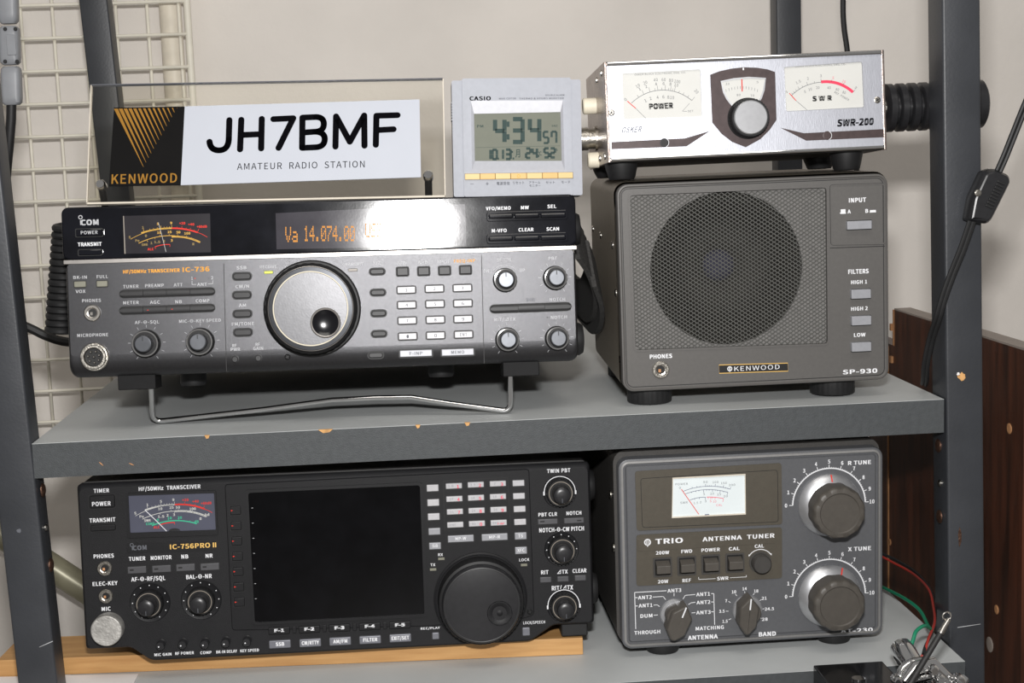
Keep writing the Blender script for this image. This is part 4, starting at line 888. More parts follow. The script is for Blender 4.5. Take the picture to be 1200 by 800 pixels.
# ------------------------------------------------------------------ antenna tuner (lower right)
E_ = crop(690, 510, 1040, 1037); MA = crop(770, 540, 890, 1200)
d = Dev('antenna_tuner', 'dark grey antenna tuner with a white meter and two large dial knobs', 'tuner', (376.9, 7.9, -162.2), 0.5, 0.0, -0.2, (90, 130, -7.4))
Wd, Hd = 180.0, 130.9
P = lambda c, x, y, n=0.0: d.p(c, x, y, n)
t = lambda *a, **k: d.text(*a, **k)
mb = MB(); mb.loops([[(x, y, z) for x, z in rr(-2.0, 1.5, Wd + 2.0 - 1.5, Hd + 4.5, 9, 6)] for y in (9, 250)]); d.part(mb, 'case', 'at_case')
o_ = lambda i: rr(i, i, Wd - i, Hd - i, max(7 - i, 1.5), 6)
mb = MB(); mb.stack(o_, [(0, -12), (0, -1.2), (.4, -.3), (1.2, 0), (3.0, 0), (3.4, -.9), (4.6, -.9), (5.0, -.1), (5.6, .35)]); fp = d.part(mb, 'front_panel', 'at_face')
mb = MB(); mb.loops([[(u, -n, v) for u, v in o_(i)] for i, n in ((.1, -1.6), (.6, -.7), (2.6, .7), (3.1, .7), (3.3, -.6))], False, False); d.part(mb, 'panel_rim', 'at_rim')
NA = .35
# brown sub-panels: the upper one has the meter window, the lower one the rocker slots
def quad(c, pts, n=0.0): return [P(c, x, y, n) for x, y in pts]
n1 = NA + .7
mwin = quad(MA, ((180, 195), (1035, 150), (1040, 625), (172, 668)), n1)
up = pround(quad(E_, ((160, 124), (668, 95), (671, 308), (166, 330)), NA), 2, 3)
mb = MB(); mb.plate(up, [mwin], NA - .3, n1); ms = d.part(mb, 'meter_panel', 'at_panel', smooth=False)
g0 = pround(quad(E_, ((180, 150), (655, 120), (658, 300), (186, 320)), n1), 2, 3)
for a, b in zip(g0, g0[1:] + g0[:1]): d.pr('well_black').line(a, b, .35, n1 + .05)
mb = MB(); mb.flat(mwin, NA + .05); d.part(mb, 'meter_face', 'meter_white')
mi = inset_poly(mwin, .9); mb = MB(); mb.ring(mwin, mi, NA, n1 + .25); d.part(mb, 'meter_bezel', 'acrylic_edge')
nm_ = NA + .12
d.scale(MA, [(305, 355), (570, 296), (855, 330)], .28, 'print_blue', nm_, ticks=[(.2, 1.0), (.3, .8), (.36, .6), (.48, 1.6), (.52, .6), (.56, .6), (.6, .6), (.68, 1.6), (.72, .6), (.76, .6), (.8, .6), (.85, 1.5), (.9, .6), (.95, .6), (1, 1.6)])
d.scale(MA, [(330, 387), (570, 335), (830, 368)], .28, 'print_blue', nm_, ticks=[(.15, -.7), (.25, -.7), (.32, -.7), (.43, -1.8), (.5, -.8), (.56, -.8), (.64, -1.6), (.7, -.7), (.75, -.7), (.82, -1.6), (.9, -.7), (1, -1.7)])
d.scale(MA, [(385, 458), (480, 430), (568, 424)], .3, 'print_blue', nm_, ticks=[(.3, -.9), (.6, -1), (1, -1.8)])
d.scale(MA, [(580, 422), (690, 426), (780, 440)], .4, 'print_pink', nm_, ticks=[(.1, -1.4), (.25, -1.6), (.35, -1.2), (.5, -1.6), (1, -2.4)])
for x, y, s_, w, m_ in ((288, 270, 'POWER', 145, 'print_grey'), (315, 487, 'SWR', 85, 'print_grey'), (268, 314, '0', 22, 'print_grey'), (566, 246, '50', 52, 'print_grey'), (685, 247, '100', 68, 'print_grey'), (782, 258, '150', 68, 'print_grey'), (878, 280, '200', 76, 'print_grey'), (550, 387, '5', 20, 'print_grey'), (645, 382, '10', 44, 'print_grey'), (727, 390, '15', 44, 'print_grey'), (803, 412, '20', 50, 'print_grey'),
                        (455, 490, '1.5', 50, 'print_grey'), (510, 482, '2', 20, 'print_grey'), (568, 470, '3', 20, 'print_grey'), (627, 470, '5', 20, 'print_pink'), (675, 474, '10', 38, 'print_pink'), (728, 516, 'CAL', 70, 'print_pink')):
    t(MA, x, y, s_, w, 24, m_, n=nm_, bold=.003)
d.seg(MA, [(285, 330), (490, 625)], .45, 'print_red', nm_ + .1)
mb = MB(); u, v = P(MA, 585, 630, nm_); mb.rect(u, v, 3, .8, nm_ + .1, .2); d.part(mb, 'needle_stop', 'print_blue')
low = pround(quad(E_, ((165, 345), (670, 318), (670, 495), (165, 522)), NA), 2, 3)
slots = []
SW = ((256, 456), (340, 451), (423, 446), (507, 441))
for x, y in SW:
    u, v = P(E_, x, y + 1, n1); w, h = d.sz(E_, x, y, 54, 56); slots.append((u, v, w, h))
mb = MB(); mb.plate(low, [rr(u - w / 2, v - h / 2, u + w / 2, v + h / 2, .3, 2) for u, v, w, h in slots], NA - .3, n1); lp_ = d.part(mb, 'switch_panel', 'at_panel', smooth=False)
u, v = P(E_, 410, 366, n1); w, h = d.sz(E_, 410, 366, 478, 44); mb = MB(); mb.rbox(u, v, w, h, n1 - .1, n1 + .22, .4, .1, .005); d.part(mb, 'name_strip', 'at_panel')
for u, v, w, h in slots:
    mb = MB(); mb.rect(u, v, w, h, NA + .04); sw_ = d.part(mb, 'switch_slot', 'well_black', smooth=False)
    mb = MB(); mb.ring(rr(u - w / 2 - 1.1, v - h / 2 - 1.1, u + w / 2 + 1.1, v + h / 2 + 1.1, .8), rr(u - w / 2, v - h / 2, u + w / 2, v + h / 2, .3), n1 - .1, n1 + .5); d.part(mb, 'slot_rim', 'at_case', sw_)
    mb = MB(); z0, z1 = v - h * .30, v + h * .12
    mb.loops([[(u - w * .44, -n, z) for n, z in ((NA, z0 - 1), (NA, z1 + 3), (6.0, z1 + .6), (6.0, z0))], [(u + w * .44, -n, z) for n, z in ((NA, z0 - 1), (NA, z1 + 3), (6.0, z1 + .6), (6.0, z0))]]); d.part(mb, 'rocker', 'at_knob', sw_, smooth=False, bev=.3)
L1 = n1 + .1
t(E_, 279, 366, 'TRIO', 96, 17, n=n1 + .3, bold=.014); t(E_, 520, 354, 'ANTENNA  TUNER', 250, 14, n=n1 + .3, bold=.014)
ce, r_, _, _ = d.circ3(E_, [(192, 371), (204, 359), (216, 370)], n1 + .3); d.pr('print_white').arc(ce, r_ * .85, r_ * .3, 0, 2 * pi, n1 + .3)
for k in (-.4, 0, .4): d.pr('print_white').line((ce[0] + k * r_, ce[1] - r_ * .7), (ce[0] + k * r_, ce[1] + r_ * .7), r_ * .16, n1 + .3)
d.pr('print_white').rect(ce[0], ce[1] - r_, r_ * .3, r_ * .6, n1 + .3)
for s_, x, y, w in (('200W', 256, 407, 46), ('FWD', 340, 402, 38), ('POWER', 423, 397, 64), ('CAL', 505, 393, 38), ('CAL', 592, 384, 32), ('20W', 258, 507, 36), ('REF', 340, 503, 30), ('SWR', 465, 496, 40)): t(E_, x, y, s_, w, 11, n=L1, bold=.014)
d.seg(E_, [(381, 492), (382, 500), (440, 497)], .3, n=L1); d.seg(E_, [(490, 494), (547, 491), (547, 485)], .3, n=L1)
u, v = P(E_, 595, 440, n1); mb = MB(); mb.lathe(u, v, [(7.6, n1), (7.5, n1 + .4), (6.4, n1 + .4), (6.3, n1 + 6), (5.6, n1 + 7)], 48, lambda k, r, n: r * (.96 if k % 4 < 2 and n > n1 + 1 and r > 6.5 else 1)); d.part(mb, 'calibration_knob', 'at_case')
d.pr('print_white').arc((u, v), 8.9, .5, radians(38), radians(142), L1)
for sg in (-1, 1): d.pr('print_white').flat([(u + sg * 7.1 + .8 * a, v + 5.2 + .8 * b) for a, b in ((-1, .6), (1, .6), (sg * .9, -1.2))], L1)
# selector switches
def selector(x, y, tip, tail, wid):
    u, v = P(E_, x, y); r = d.sz(E_, x, y, 104, 104)[0] / 2
    mb = MB(); mb.lathe(u, v, [(r, NA - .2), (r, NA + .8), (r * .93, NA + 1.6), (r * .6, NA + 1.8)], 48); s_ = d.part(mb, 'selector_switch', 'alu')
    mb = MB(); mb.lathe(u, v, [(r * .72, NA + 1.5), (r * .72, 9), (r * .66, 10)], 40); d.part(mb, 'shaft_skirt', 'at_knob', s_)
    a = Vector(P(E_, *tip, 13)); b = Vector(P(E_, *tail, 13)); ax = (a - b).normalized(); nr = Vector((-ax.y, ax.x)); l = (a - b).length
    k = d.sz(E_, x, y, wid, wid)[0] / 2
    o2 = [a, a - ax * l * .3 + nr * k, b + ax * l * .22 + nr * k * .9, b + nr * k * .2, b - nr * k * .2, b + ax * l * .22 - nr * k * .9, a - ax * l * .3 - nr * k]
    o2 = [tuple(q) for q in o2]
    mb = MB(); mb.stack(lambda i: inset_poly(pround(o2, 1.2, 2), i), [(0, NA + 1.6), (0, 13), (.6, 14.2), (1.2, 14.5)]); d.part(mb, 'pointer_knob', 'at_knob', s_)
    mb = MB(); mb.line(tuple(a - ax * 1.5), tuple(a - ax * l * .34), .9, 14.6); d.part(mb, 'pointer_line', 'print_white', s_)
selector(298, 617, (340, 588), (290, 712), 74); selector(550, 604, (563, 558), (549, 692), 66)
for s_, x, y, w in (('ANT3', 297, 538, 48), ('ANT2', 195, 562, 48), ('ANT1', 197, 590, 48), ('DUM', 200, 626, 42), ('THROUGH', 203, 683, 90), ('ANT1', 397, 551, 48), ('ANT2', 398, 579, 48), ('ANT3', 398, 614, 50), ('MATCHING', 420, 668, 98)): t(E_, x, y, s_, w, 12, n=NA + .1, bold=.012)
t(E_, 396, 700, 'ANTENNA', 104, 14, n=NA + .1, bold=.02); t(E_, 620, 689, 'BAND', 60, 14, n=NA + .1, bold=.02)
d.seg(E_, [(270, 539), (159, 545), (163, 672)], .45, n=NA + .1)
for y0 in (563, 592): d.seg(E_, [(160, y0), (170, y0)], .45, n=NA + .1)
d.seg(E_, [(425, 549), (434, 549), (437, 657)], .45, n=NA + .1)
for y0 in (578, 612): d.seg(E_, [(425, y0), (436, y0)], .45, n=NA + .1)
for pts in ([(222, 561), (258, 559), (267, 570)], [(225, 589), (238, 588), (246, 594)], [(225, 624), (240, 623)], [(296, 547), (296, 558)], [(370, 552), (335, 555), (327, 568)], [(370, 579), (355, 581), (346, 587)], [(370, 615), (357, 616)]): d.seg(E_, pts, .4, n=NA + .1)
for s_, x, y, w in (('1.5', 473, 645, 18), ('3.5', 462, 610, 19), ('7', 477, 574, 7), ('10', 504, 543, 15), ('14', 541, 532, 15), ('18', 581, 540, 15), ('21', 609, 565, 17), ('24.5', 627, 602, 32), ('28', 611, 638, 20)): t(E_, x, y, s_, w, 10, n=NA + .1, bold=.012)
for pts in ([(485, 640), (494, 636)], [(476, 610), (485, 610)], [(485, 576), (492, 580)], [(509, 551), (514, 557)], [(541, 541), (542, 548)], [(575, 548), (570, 554)], [(600, 569), (593, 574)], [(609, 602), (602, 602)], [(600, 636), (594, 632)]): d.seg(E_, pts, .35, n=NA + .1)
t(E_, 940, 94, 'R TUNE', 80, 13, n=NA + .1, bold=.016); t(E_, 940, 393, 'X TUNE', 80, 13, n=NA + .1, bold=.016); t(E_, 930, 677, 'AT-230', 112, 13, n=NA + .1, bold=.014)
for yc, red in ((240, -1), (556, 884)):
    ce, r, a0, a1 = d.circ3(E_, [(708, yc + 3), (834, yc - 126), (960, yc - 9)], NA + .1); d.pr('print_white').arc(ce, r, .8, a0, a1 if a1 < a0 else a1 - 2 * pi, NA + .1, 48)
    if a1 > a0: a1 -= 2 * pi
    for k in range(11):
        a = a0 + (a1 - a0) * k / 10; d.pr('print_white').line((ce[0] + r * cos(a), ce[1] + r * sin(a)), (ce[0] + (r + 2.4) * cos(a), ce[1] + (r + 2.4) * sin(a)), .45, NA + .1)
        vs, fs = glyphs(str(k), 'cjk', .012); R2 = r + 4.6; d.pr('print_white').add([(ce[0] + R2 * cos(a) + x * (1.6 if k < 10 else 3.4), -(NA + .1) - .008 * q, ce[1] + R2 * sin(a) + z * 2.5) for x, z, q in vs], fs)
        if k < 10:
            for s2 in range(1, 5):
                a2 = a + (a1 - a0) / 50 * s2; d.pr('print_white').line((ce[0] + r * cos(a2), ce[1] + r * sin(a2)), (ce[0] + (r + .9) * cos(a2), ce[1] + (r + .9) * sin(a2)), .25, NA + .1)
    rs = r * .86
    mb = MB(); mb.lathe(ce[0], ce[1], [(rs, NA), (rs, 2), (rs * .97, 2.8), (rs * .74, 6.5), (rs * .7, 6.6)], 72); kb = d.part(mb, 'tuning_knob', 'alu')
    rk = rs * .83
    mb = MB(); mb.lathe(ce[0], ce[1], [(rk * .9, 5.5), (rk * .9, 9), (rk, 11), (rk, 22), (rk * .97, 24), (rk * .9, 25), (rk * .76, 25.2), (rk * .72, 24.5), (rk * .7, 24.5)], 120, lambda k, q, n: q * (1 - .035 * (.5 + .5 * cos(k * 2 * pi / 10)) if 8 < n < 24.5 and q > rk * .85 else 1)); d.part(mb, 'grip', 'at_knob', kb)
    ang = radians(88 if red < 0 else 66); mb = MB(); mb.line((ce[0] + rs * .78 * cos(ang), ce[1] + rs * .78 * sin(ang)), (ce[0] + rs * .98 * cos(ang), ce[1] + rs * .98 * sin(ang)), .9, 3.6)
    mb.v = [(x, -(2.9 + (rs * .98 - hypot(x - ce[0], z - ce[1])) / (rs * .24) * 3.9), z) for x, y, z in mb.v]; d.part(mb, 'index_line', 'print_red', kb)
d.finish()
for x, y in ((30, 12), (150, 12), (30, 225), (150, 225)):
    mb = MB(); mb.loops([[(x + q * cos(2 * pi * k / 24), y + 3 + q * sin(2 * pi * k / 24), z) for k in range(24)] for q, z in ((12, 2), (12, -4), (11, -6.5))]); d.part(mb, 'foot', 'black_rubber')
for px, py, yy in ((715.5, 579, 0), (719, 641, 0)):
    dd = ray(px, py); X0 = d.w((-2.2, 30, 60)); tt = (X0 - CPOS).dot(d.X) / dd.dot(d.X); Q = d.inv(CPOS + dd * tt)
    mb = MB(); mb.loops([[(-2.0 - n, Q.y + q * cos(2 * pi * k / 14), Q.z + q * sin(2 * pi * k / 14)) for k in range(14)] for q, n in ((3.2, 0), (3.2, .6), (2, 1.3))]); d.part(mb, 'screw', 'dull_chrome')

# ------------------------------------------------------------------ loudspeaker box (upper right)
F_ = crop(680, 190, 1060, 1013)
d = Dev('loudspeaker', 'grey boxed desktop loudspeaker with a square metal mesh grille on the upper shelf', 'speaker', (383.8, 20.9, 11.7), -1.4, 0.0, 0.3, (90, 80, -11.2))
Wd, Hd = 180.0, 137.85
P = lambda c, x, y, n=0.0: d.p(c, x, y, n)
t = lambda *a, **k: d.text(*a, **k)
gh = pround([P(F_, x, y) for x, y in ((148, 97), (775, 72), (779, 572), (166, 593))], 4, 5)
mb = MB(); mb.loops([[(x, y, z) for x, z in rr(-1.2, .8, Wd + 1.2, Hd + 1.2, 8, 6)] for y in (7, 160)], False, True); d.part(mb, 'case', 'sp_case')
fo = rr(0, 0, Wd, Hd, 7.5, 6)
mb = MB(); mb.plate(inset_poly(fo, 1.2), [gh], -6.5, 0); d.part(mb, 'front_panel', 'sp_face', smooth=False)
mb = MB(); mb.stack(lambda i: inset_poly(fo, i), [(0, -9), (0, -2.5), (.5, -1.2), (1.3, -.9)]); d.part(mb, 'panel_edge', 'sp_face') if False else None
mb = MB(); mb.loops([[(x, -n, z) for x, z in inset_poly(fo, i)] for i, n in ((0, -9), (0, -.2), (.4, .5), (1.4, .7), (1.9, .2), (2.6, -.2))], False, False); d.part(mb, 'panel_edge', 'sp_face')
g2 = inset_poly(fo, 3.0)
for a, b in zip(g2, g2[1:] + g2[:1]):
    if a[1] > Hd - 20 or a[0] < 12 and a[1] > 3 or a[1] < 8: d.pr('well_black').line(a, b, .5, .05)
mb = MB(); gi = inset_poly(gh, 1.4); mb.ring(gh, gi, -3, .5); d.part(mb, 'grille_frame', 'sp_face')
# expanded metal grille: diamond mesh of real strands
gu0, gu1 = min(p_[0] for p_ in gi), max(p_[0] for p_ in gi); gv0, gv1 = min(p_[1] for p_ in gi), max(p_[1] for p_ in gi)
mb = MB(); px_, pz_ = 4.05, 2.72
def inside(u, v):
    r_ = 3.0; uu = min(max(u, gu0 + r_), gu1 - r_); vv = min(max(v, gv0 + r_), gv1 - r_)
    return gu0 <= u <= gu1 and gv0 <= v <= gv1 and hypot(u - uu, v - vv) <= r_
nx, nz = int((gu1 - gu0) / px_) + 2, int((gv1 - gv0) / pz_) + 2
for j in range(nz * 2 + 1):
    for i in range(nx):
        cu = gu0 + (i + (.5 if j % 2 else 0)) * px_; cv = gv0 + j * pz_ / 2
        if not inside(cu, cv): continue
        # bond pad and two slanting strands up from it
        w_, h_ = .72, .44
        mb.add([(cu - w_, 1.2, cv), (cu, .55, cv + h_), (cu + w_, 1.2, cv), (cu, 1.35, cv - h_)], [(0, 1, 2), (0, 2, 3)])
        for sg in (-1, 1):
            tu, tv = cu + sg * px_ / 2, cv + pz_ / 2
            if not inside(tu, tv): continue
            mb.add([(cu + sg * w_ * .25, .75, cv + .3), (cu + sg * w_ * .95, 1.1, cv - .02), (tu - sg * w_ * .25, 1.25, tv - .3), (tu - sg * w_ * .95, .9, tv + .02),
                    (cu + sg * w_ * .5, 1.9, cv + .2), (tu - sg * w_ * .5, 1.9, tv - .2)], [(0, 1, 2, 3), (1, 4, 5, 2), (0, 4, 5, 3)])
gr = d.part(mb, 'grille_mesh', 'grille_metal', smooth=False); gr['kind'] = 'stuff'
# baffle with the speaker opening, cone and cap behind the mesh
su, sv = P(F_, 452, 330, -8); R_s = 51
circ = [(su + R_s * cos(2 * pi * k / 48), sv + R_s * sin(2 * pi * k / 48)) for k in range(48)]
mb = MB(); mb.plate(rr(gu0 - 1, gv0 - 1, gu1 + 1, gv1 + 1, 3, 3), [circ], -6.3, -3.2); d.part(mb, 'baffle', 'baffle', smooth=False)
mb = MB(); mb.lathe(su, sv, [(R_s + 2, -6.6), (R_s - 3, -9), (R_s - 6, -7.5), (R_s - 10, -11), (11, -32), (.02, -33)], 48); d.part(mb, 'speaker_cone', 'cone_paper')
mb = MB(); mb.lathe(su, sv, [(11, -31.5), (9.5, -28.5), (6, -26.5), (.02, -25.8)], 32); d.part(mb, 'dust_cap', 'dust_cap')
# input panel and filter keys
ip = pround([P(F_, x, y) for x, y in ((780, 71), (951, 66), (953, 256), (783, 259))], 2, 3)
mb = MB(); mb.ring(ip, inset_poly(ip, .8), -.1, .45); d.part(mb, 'input_frame', 'sp_face'); 
for a, b in zip(ip, ip[1:] + ip[:1]): d.pr('well_black').line(a, b, .5, .06)
d.seg(F_, [(780, 268), (960, 262)], .5, 'well_black', .06)
t(F_, 866, 118, 'INPUT', 54, 13, n=.12, bold=.02); t(F_, 840, 154, 'A', 10, 11, bold=.02); t(F_, 895, 152, 'B', 9, 11, bold=.02)
d.seg(F_, [(811, 159), (830, 159)], .6); u, v = P(F_, 821, 154); d.pr('print_white').rect(u, v, 3.2, 3, .13); d.seg(F_, [(904, 156), (924, 155)], .6); u, v = P(F_, 914, 153); d.pr('print_white').rect(u, v, 4, 1.6, .13)
t(F_, 869, 341, 'FILTERS', 64, 13, bold=.02)
for s_, x, y, w in (('HIGH 1', 871, 374, 50), ('HIGH 2', 872, 457, 52), ('LOW', 873, 539, 36)): t(F_, x, y, s_, w, 11, bold=.014)
d.key(F_, 871, 196, 76, 26, 'key_grey', n=3.6, r=.3, b=.3, well=.5, name='input_button')
for x, y in ((876, 411), (877, 494), (877, 576)): d.key(F_, x, y, 60, 28, 'key_grey', n=4.2, r=.3, b=.3, well=.5, name='filter_button')
t(F_, 252, 606, 'PHONES', 70, 12, bold=.02); jack(d, F_, 251, 648, 27)
q = [P(F_, x, y) for x, y in ((433, 632), (648, 626), (649, 653), (434, 660))]
mb = MB(); mb.flat(q, .1); d.part(mb, 'badge', 'well_black', smooth=False); mb = MB(); mb.ring(q, inset_poly(q, .45), .05, .35); d.part(mb, 'badge_frame', 'print_gold')
t(F_, 552, 642, 'KENWOOD', 142, 14, n=.2, bold=.003); ce, r_, _, _ = d.circ3(F_, [(459, 645), (467, 637), (475, 645)], .2); d.pr('print_white').arc(ce, r_ * .8, r_ * .35, 0, 2 * pi, .2); d.pr('print_white').rect(ce[0], ce[1] - r_ * .3, r_ * .4, r_ * 1.8, .2)
t(F_, 874, 653, 'SP-930', 108, 13, bold=.014)
d.finish()
for x, y in ((17, 2), (142, 2), (17, 118), (142, 118)):
    mb = MB(); cx_ = P(F_, 230, 735)[0] if x < 50 else P(F_, 814, 710)[0]
    mb.loops([[(cx_ + q * (.985 if k % 4 < 2 else 1) * cos(2 * pi * k / 96), y + 20 + q * (.985 if k % 4 < 2 else 1) * sin(2 * pi * k / 96), z) for k in range(96)] for q, z in ((15.2, 2), (15.2, -9.9), (14.4, -11))]); d.part(mb, 'foot', 'black_rubber')
for px, py in ((695, 268), (704, 275.5), (718, 287), (722, 343)):
    dd = ray(px, py); X0 = d.w((-1.3, 30, 60)); tt = (X0 - CPOS).dot(d.X) / dd.dot(d.X); Q = d.inv(CPOS + dd * tt)
    mb = MB(); mb.loops([[(-1.1 - n, Q.y + q * cos(2 * pi * k / 14), Q.z + q * sin(2 * pi * k / 14)) for k in range(14)] for q, n in ((2.8, 0), (2.8, .6), (1.8, 1.2))]); d.part(mb, 'screw', 'steel')
mb = MB(); mb.tube([(Wd + 1, 60, Hd * .55), (Wd + 8, 62, Hd * .56), (Wd + 9.5, 62, Hd * .5), (Wd + 8, 62, Hd * .44), (Wd + 1, 60, Hd * .43)], 2.2, 10); d.part(mb, 'side_clip', 'black_plastic')
SPK = d

# ------------------------------------------------------------------ power / SWR meter on top of the loudspeaker
G_ = crop(680, 40, 1160, 1200); MS = crop(720, 70, 840, 873); KS = crop(825, 70, 925, 727); M2_ = crop(880, 0, 1060, 1200)
d = Dev('power_meter', 'silver two-meter power and standing wave meter on top of the loudspeaker', 'meter', (378.0, 20.7, 164.5), -0.7, 3.3, 0.6, (92, 55, -13))
Wd, Hd = 185.0, 64.36
P = lambda c, x, y, n=0.0: d.p(c, x, y, n)
t = lambda *a, **k: d.text(*a, **k)
mb = MB(); mb.box((1.5, 3, .6), (Wd - 1.5, 104, Hd - .6)); d.part(mb, 'case', 'sw_frame', smooth=False, bev=.6)
mb = MB(); mb.box((2, 4, -.4), (Wd - 2, 103, 1)); d.part(mb, 'bottom_plate', 'black_case', smooth=False)
for x0, x1 in ((-.2, 1.6), (Wd - 1.6, Wd + .2)):
    mb = MB(); mb.box((x0, -.8, -.5), (x1, 104.5, Hd + .3)); d.part(mb, 'side_plate', 'sw_frame', smooth=False, bev=.4)
mb = MB(); mb.box((1.6, -1.6, Hd - 2.6), (Wd - 1.6, 3, Hd)); d.part(mb, 'top_trim', 'chrome', smooth=False, bev=.8)
mb = MB(); mb.box((1.6, -1.6, 0), (Wd - 1.6, 3, 2.4)); d.part(mb, 'bottom_trim', 'chrome', smooth=False, bev=.8)
mb = MB(); mb.box((1.4, 2, Hd - .2), (Wd - 1.4, 104, Hd + .5)); d.part(mb, 'top_cover', 'black_case', smooth=False)
# face plate with three windows cut through
w1 = pround([P(MS, x, y) for x, y in ((60, 112), (735, 78), (750, 487), (75, 513))], 1.6, 4)
w2 = pround([P(M2_, x, y) for x, y in ((258, 513), (868, 482), (885, 835 * 1.0 + 45), (272, 908))], 1.6, 4)
w2 = pround([P(G_, x, y) for x, y in ((596, 96), (826, 80), (832, 215), (602, 227))], 1.6, 4)
shield = [P(KS, x, y) for x, y in ((52, 128), (130, 98), (230, 76), (335, 64), (450, 68), (540, 82), (605, 104), (617, 512), (560, 596), (480, 676), (355, 745), (240, 700), (150, 632), (70, 535))]
win = [P(KS, x, y) for x, y in ((140, 182), (250, 158), (380, 146), (525, 155), (514, 260), (490, 330), (455, 380), (340, 400), (240, 402), (190, 340), (160, 280))]
mb = MB(); mb.plate(rr(1.6, 2.4, Wd - 1.6, Hd - 2.6, .4, 2), [w1, w2], -1, 0); d.part(mb, 'face_plate', 'alu_panel', smooth=False)
for w_ in (w1, w2):
    mb = MB(); mb.flat(inset_poly(w_, -.4), -.7); mf = d.part(mb, 'meter_face', 'meter_cream', smooth=False)
    mb = MB(); mb.ring(w_, inset_poly(w_, .35), -.8, .25); d.part(mb, 'window_rim', 'alu', mf)
mb = MB(); mb.stack(lambda i: shield if i == 0 else inset_poly(shield, i), [(0, -.3), (0, .25), (.15, .3)]); sh = d.part(mb, 'shield_plate', 'sw_brown')
mb = MB(); mb.ring(win, inset_poly(win, 1.1), .2, .85); d.part(mb, 'dial_window_rim', 'alu')
mb = MB(); mb.flat(inset_poly(win, .9), .36); d.part(mb, 'dial_scale', 'meter_cream', smooth=False)
nd = .42
d.seg(KS, [(322, 165), (326, 270)], .7, 'print_red', nd + .1)
for i in range(12):
    x = 190 + i * 24; y = 250 - 26 * (1 - ((i - 5.5) / 5.5) ** 2); d.seg(KS, [(x, y + 24), (x + (5.5 - i) * -.6, y)], .22, 'print_grey', nd)
for x, y, s_ in ((200, 205, '20'), (295, 300, '80'), (412, 305, '70'), (455, 190, '5')): t(KS, x, y, s_, 16 * len(s_), 18, 'print_grey', n=nd, bold=.003)
d.pr('print_white').rect(*P(KS, 335, 78, .3), .9, 1.5, .36)
u, v = P(KS, 371, 500); 
mb = MB(); mb.lathe(u, v, [(13.4, .2), (13.4, 1.4), (12.6, 2), (12.6, 8.4), (12.1, 9.2)], 120, lambda k, r, n: r * (.965 if k % 3 == 0 and 1.8 < n < 8.6 else 1)); kb = d.part(mb, 'calibration_knob', 'knob_rubber')
mb = MB(); mb.lathe(u, v, [(11.0, 9), (11.0, 9.9), (10.4, 10.3)], 64); d.part(mb, 'knob_cap', 'spun_alu', kb)
# brown stripes
for c, pts in ((MS, ((0, 705), (600, 670), (812, 608), (615, 738), (0, 765))), (G_, ((586, 274), (655, 290), (889, 278), (889, 302), (662, 312)))):
    q = [P(c, x, y) for x, y in pts]
    if c is MS: q[0] = (2.6, q[0][1] + .4); q[-1] = (2.6, q[-1][1] + .2)
    mb = MB(); mb.flat(q, .1); d.part(mb, 'stripe', 'sw_brown', smooth=False)
for x, y in ((246, 318), (723, 297)):
    u, v = P(G_, x, y); mb = MB(); mb.lathe(u, v, [(2.9, .05), (2.9, .5), (2.4, .6)], 20); d.part(mb, 'adjust_hole', 'well_black' if x < 500 else 'sw_brown'); d.pr('print_white').arc((u, v), 2.9, .35, -1.2, 1.1, .62)
for x, y in ((91, 230), (870, 193)): screw(d, *P(G_, x, y), 2.2)
# meter prints
nm_ = -.6
t(MS, 390, 117, 'OSKER BLOCK ELECTRONIC ENG. CO.', 438, 16, 'print_grey', n=nm_, bold=.003); t(MS, 398, 394, 'POWER', 205, 44, 'print_black', n=nm_, bold=.03)
d.scale(MS, [(145, 370), (420, 258), (660, 347)], .3, 'print_grey', nm_, ticks=[(.14, 1.8), (.23, 3), (.33, 3.2), (.41, 1.6), (.45, 3), (.51, 1.6), (.56, 3.4), (.61, 1.6), (.64, 3), (.67, 1.6), (.7, 3.4), (.77, 1.5), (.84, 1.5), (.92, 1.5), (1, 3)], tw=.2)
for x, y, s_, a in ((200, 222, '10', .5), (263, 195, '20', .35), (352, 171, '40', .1), (420, 170, '60', 0), (483, 175, '80', -.1), (536, 185, '100', -.2), (215, 248, '1', .5), (270, 228, '2', .35), (355, 207, '4', .1), (420, 203, '6', 0), (478, 207, '8', -.1), (528, 215, '10', -.2), (265, 348, '1', .4), (308, 330, '2', .3), (368, 320, '4', .1), (418, 316, '6', 0), (460, 318, '8', -.1), (492, 322, '10', -.1), (700, 270, '20', -.9), (95, 338, '0', .7)):
    t(MS, x, y, s_, 17 * len(s_), 26, 'print_grey', n=nm_, bold=.003, ang=a)
d.seg(MS, [(110, 352), (182, 414)], .5, 'print_red', nm_ + .05); d.seg(MS, [(182, 414), (275, 505)], .22, 'print_grey', nm_ + .05)
d.seg(MS, [(640, 372), (580, 438), (620, 440)], .18, 'print_grey', nm_); t(MS, 650, 437, 'SET', 48, 16, 'print_grey', n=nm_, bold=.003)
t(MS, 150, 595, 'OSKER', 175, 46, 'print_grey', n=.12, bold=.008, shear=.5)
t(M2_, 543, 510, 'OSKER BLOCK ELECTRONIC ENG. CO.', 398, 15, 'print_grey', n=nm_, bold=.003); t(M2_, 556, 768, 'S W R', 152, 36, 'print_black', n=nm_, bold=.03)
d.scale(M2_, [(318, 745), (440, 665), (548, 642)], .3, 'print_grey', nm_, ticks=[.05, .12, .2, (.3, 2), .42, (.58, 2), .8, (1, 2.4)], tl=1.2, tw=.2)
d.scale(M2_, [(548, 640), (690, 655), (797, 720)], 1.9, 'print_pink', nm_, ticks=[(.3, 1.4), (.65, 1.6), (1, 2)], tm='print_grey')
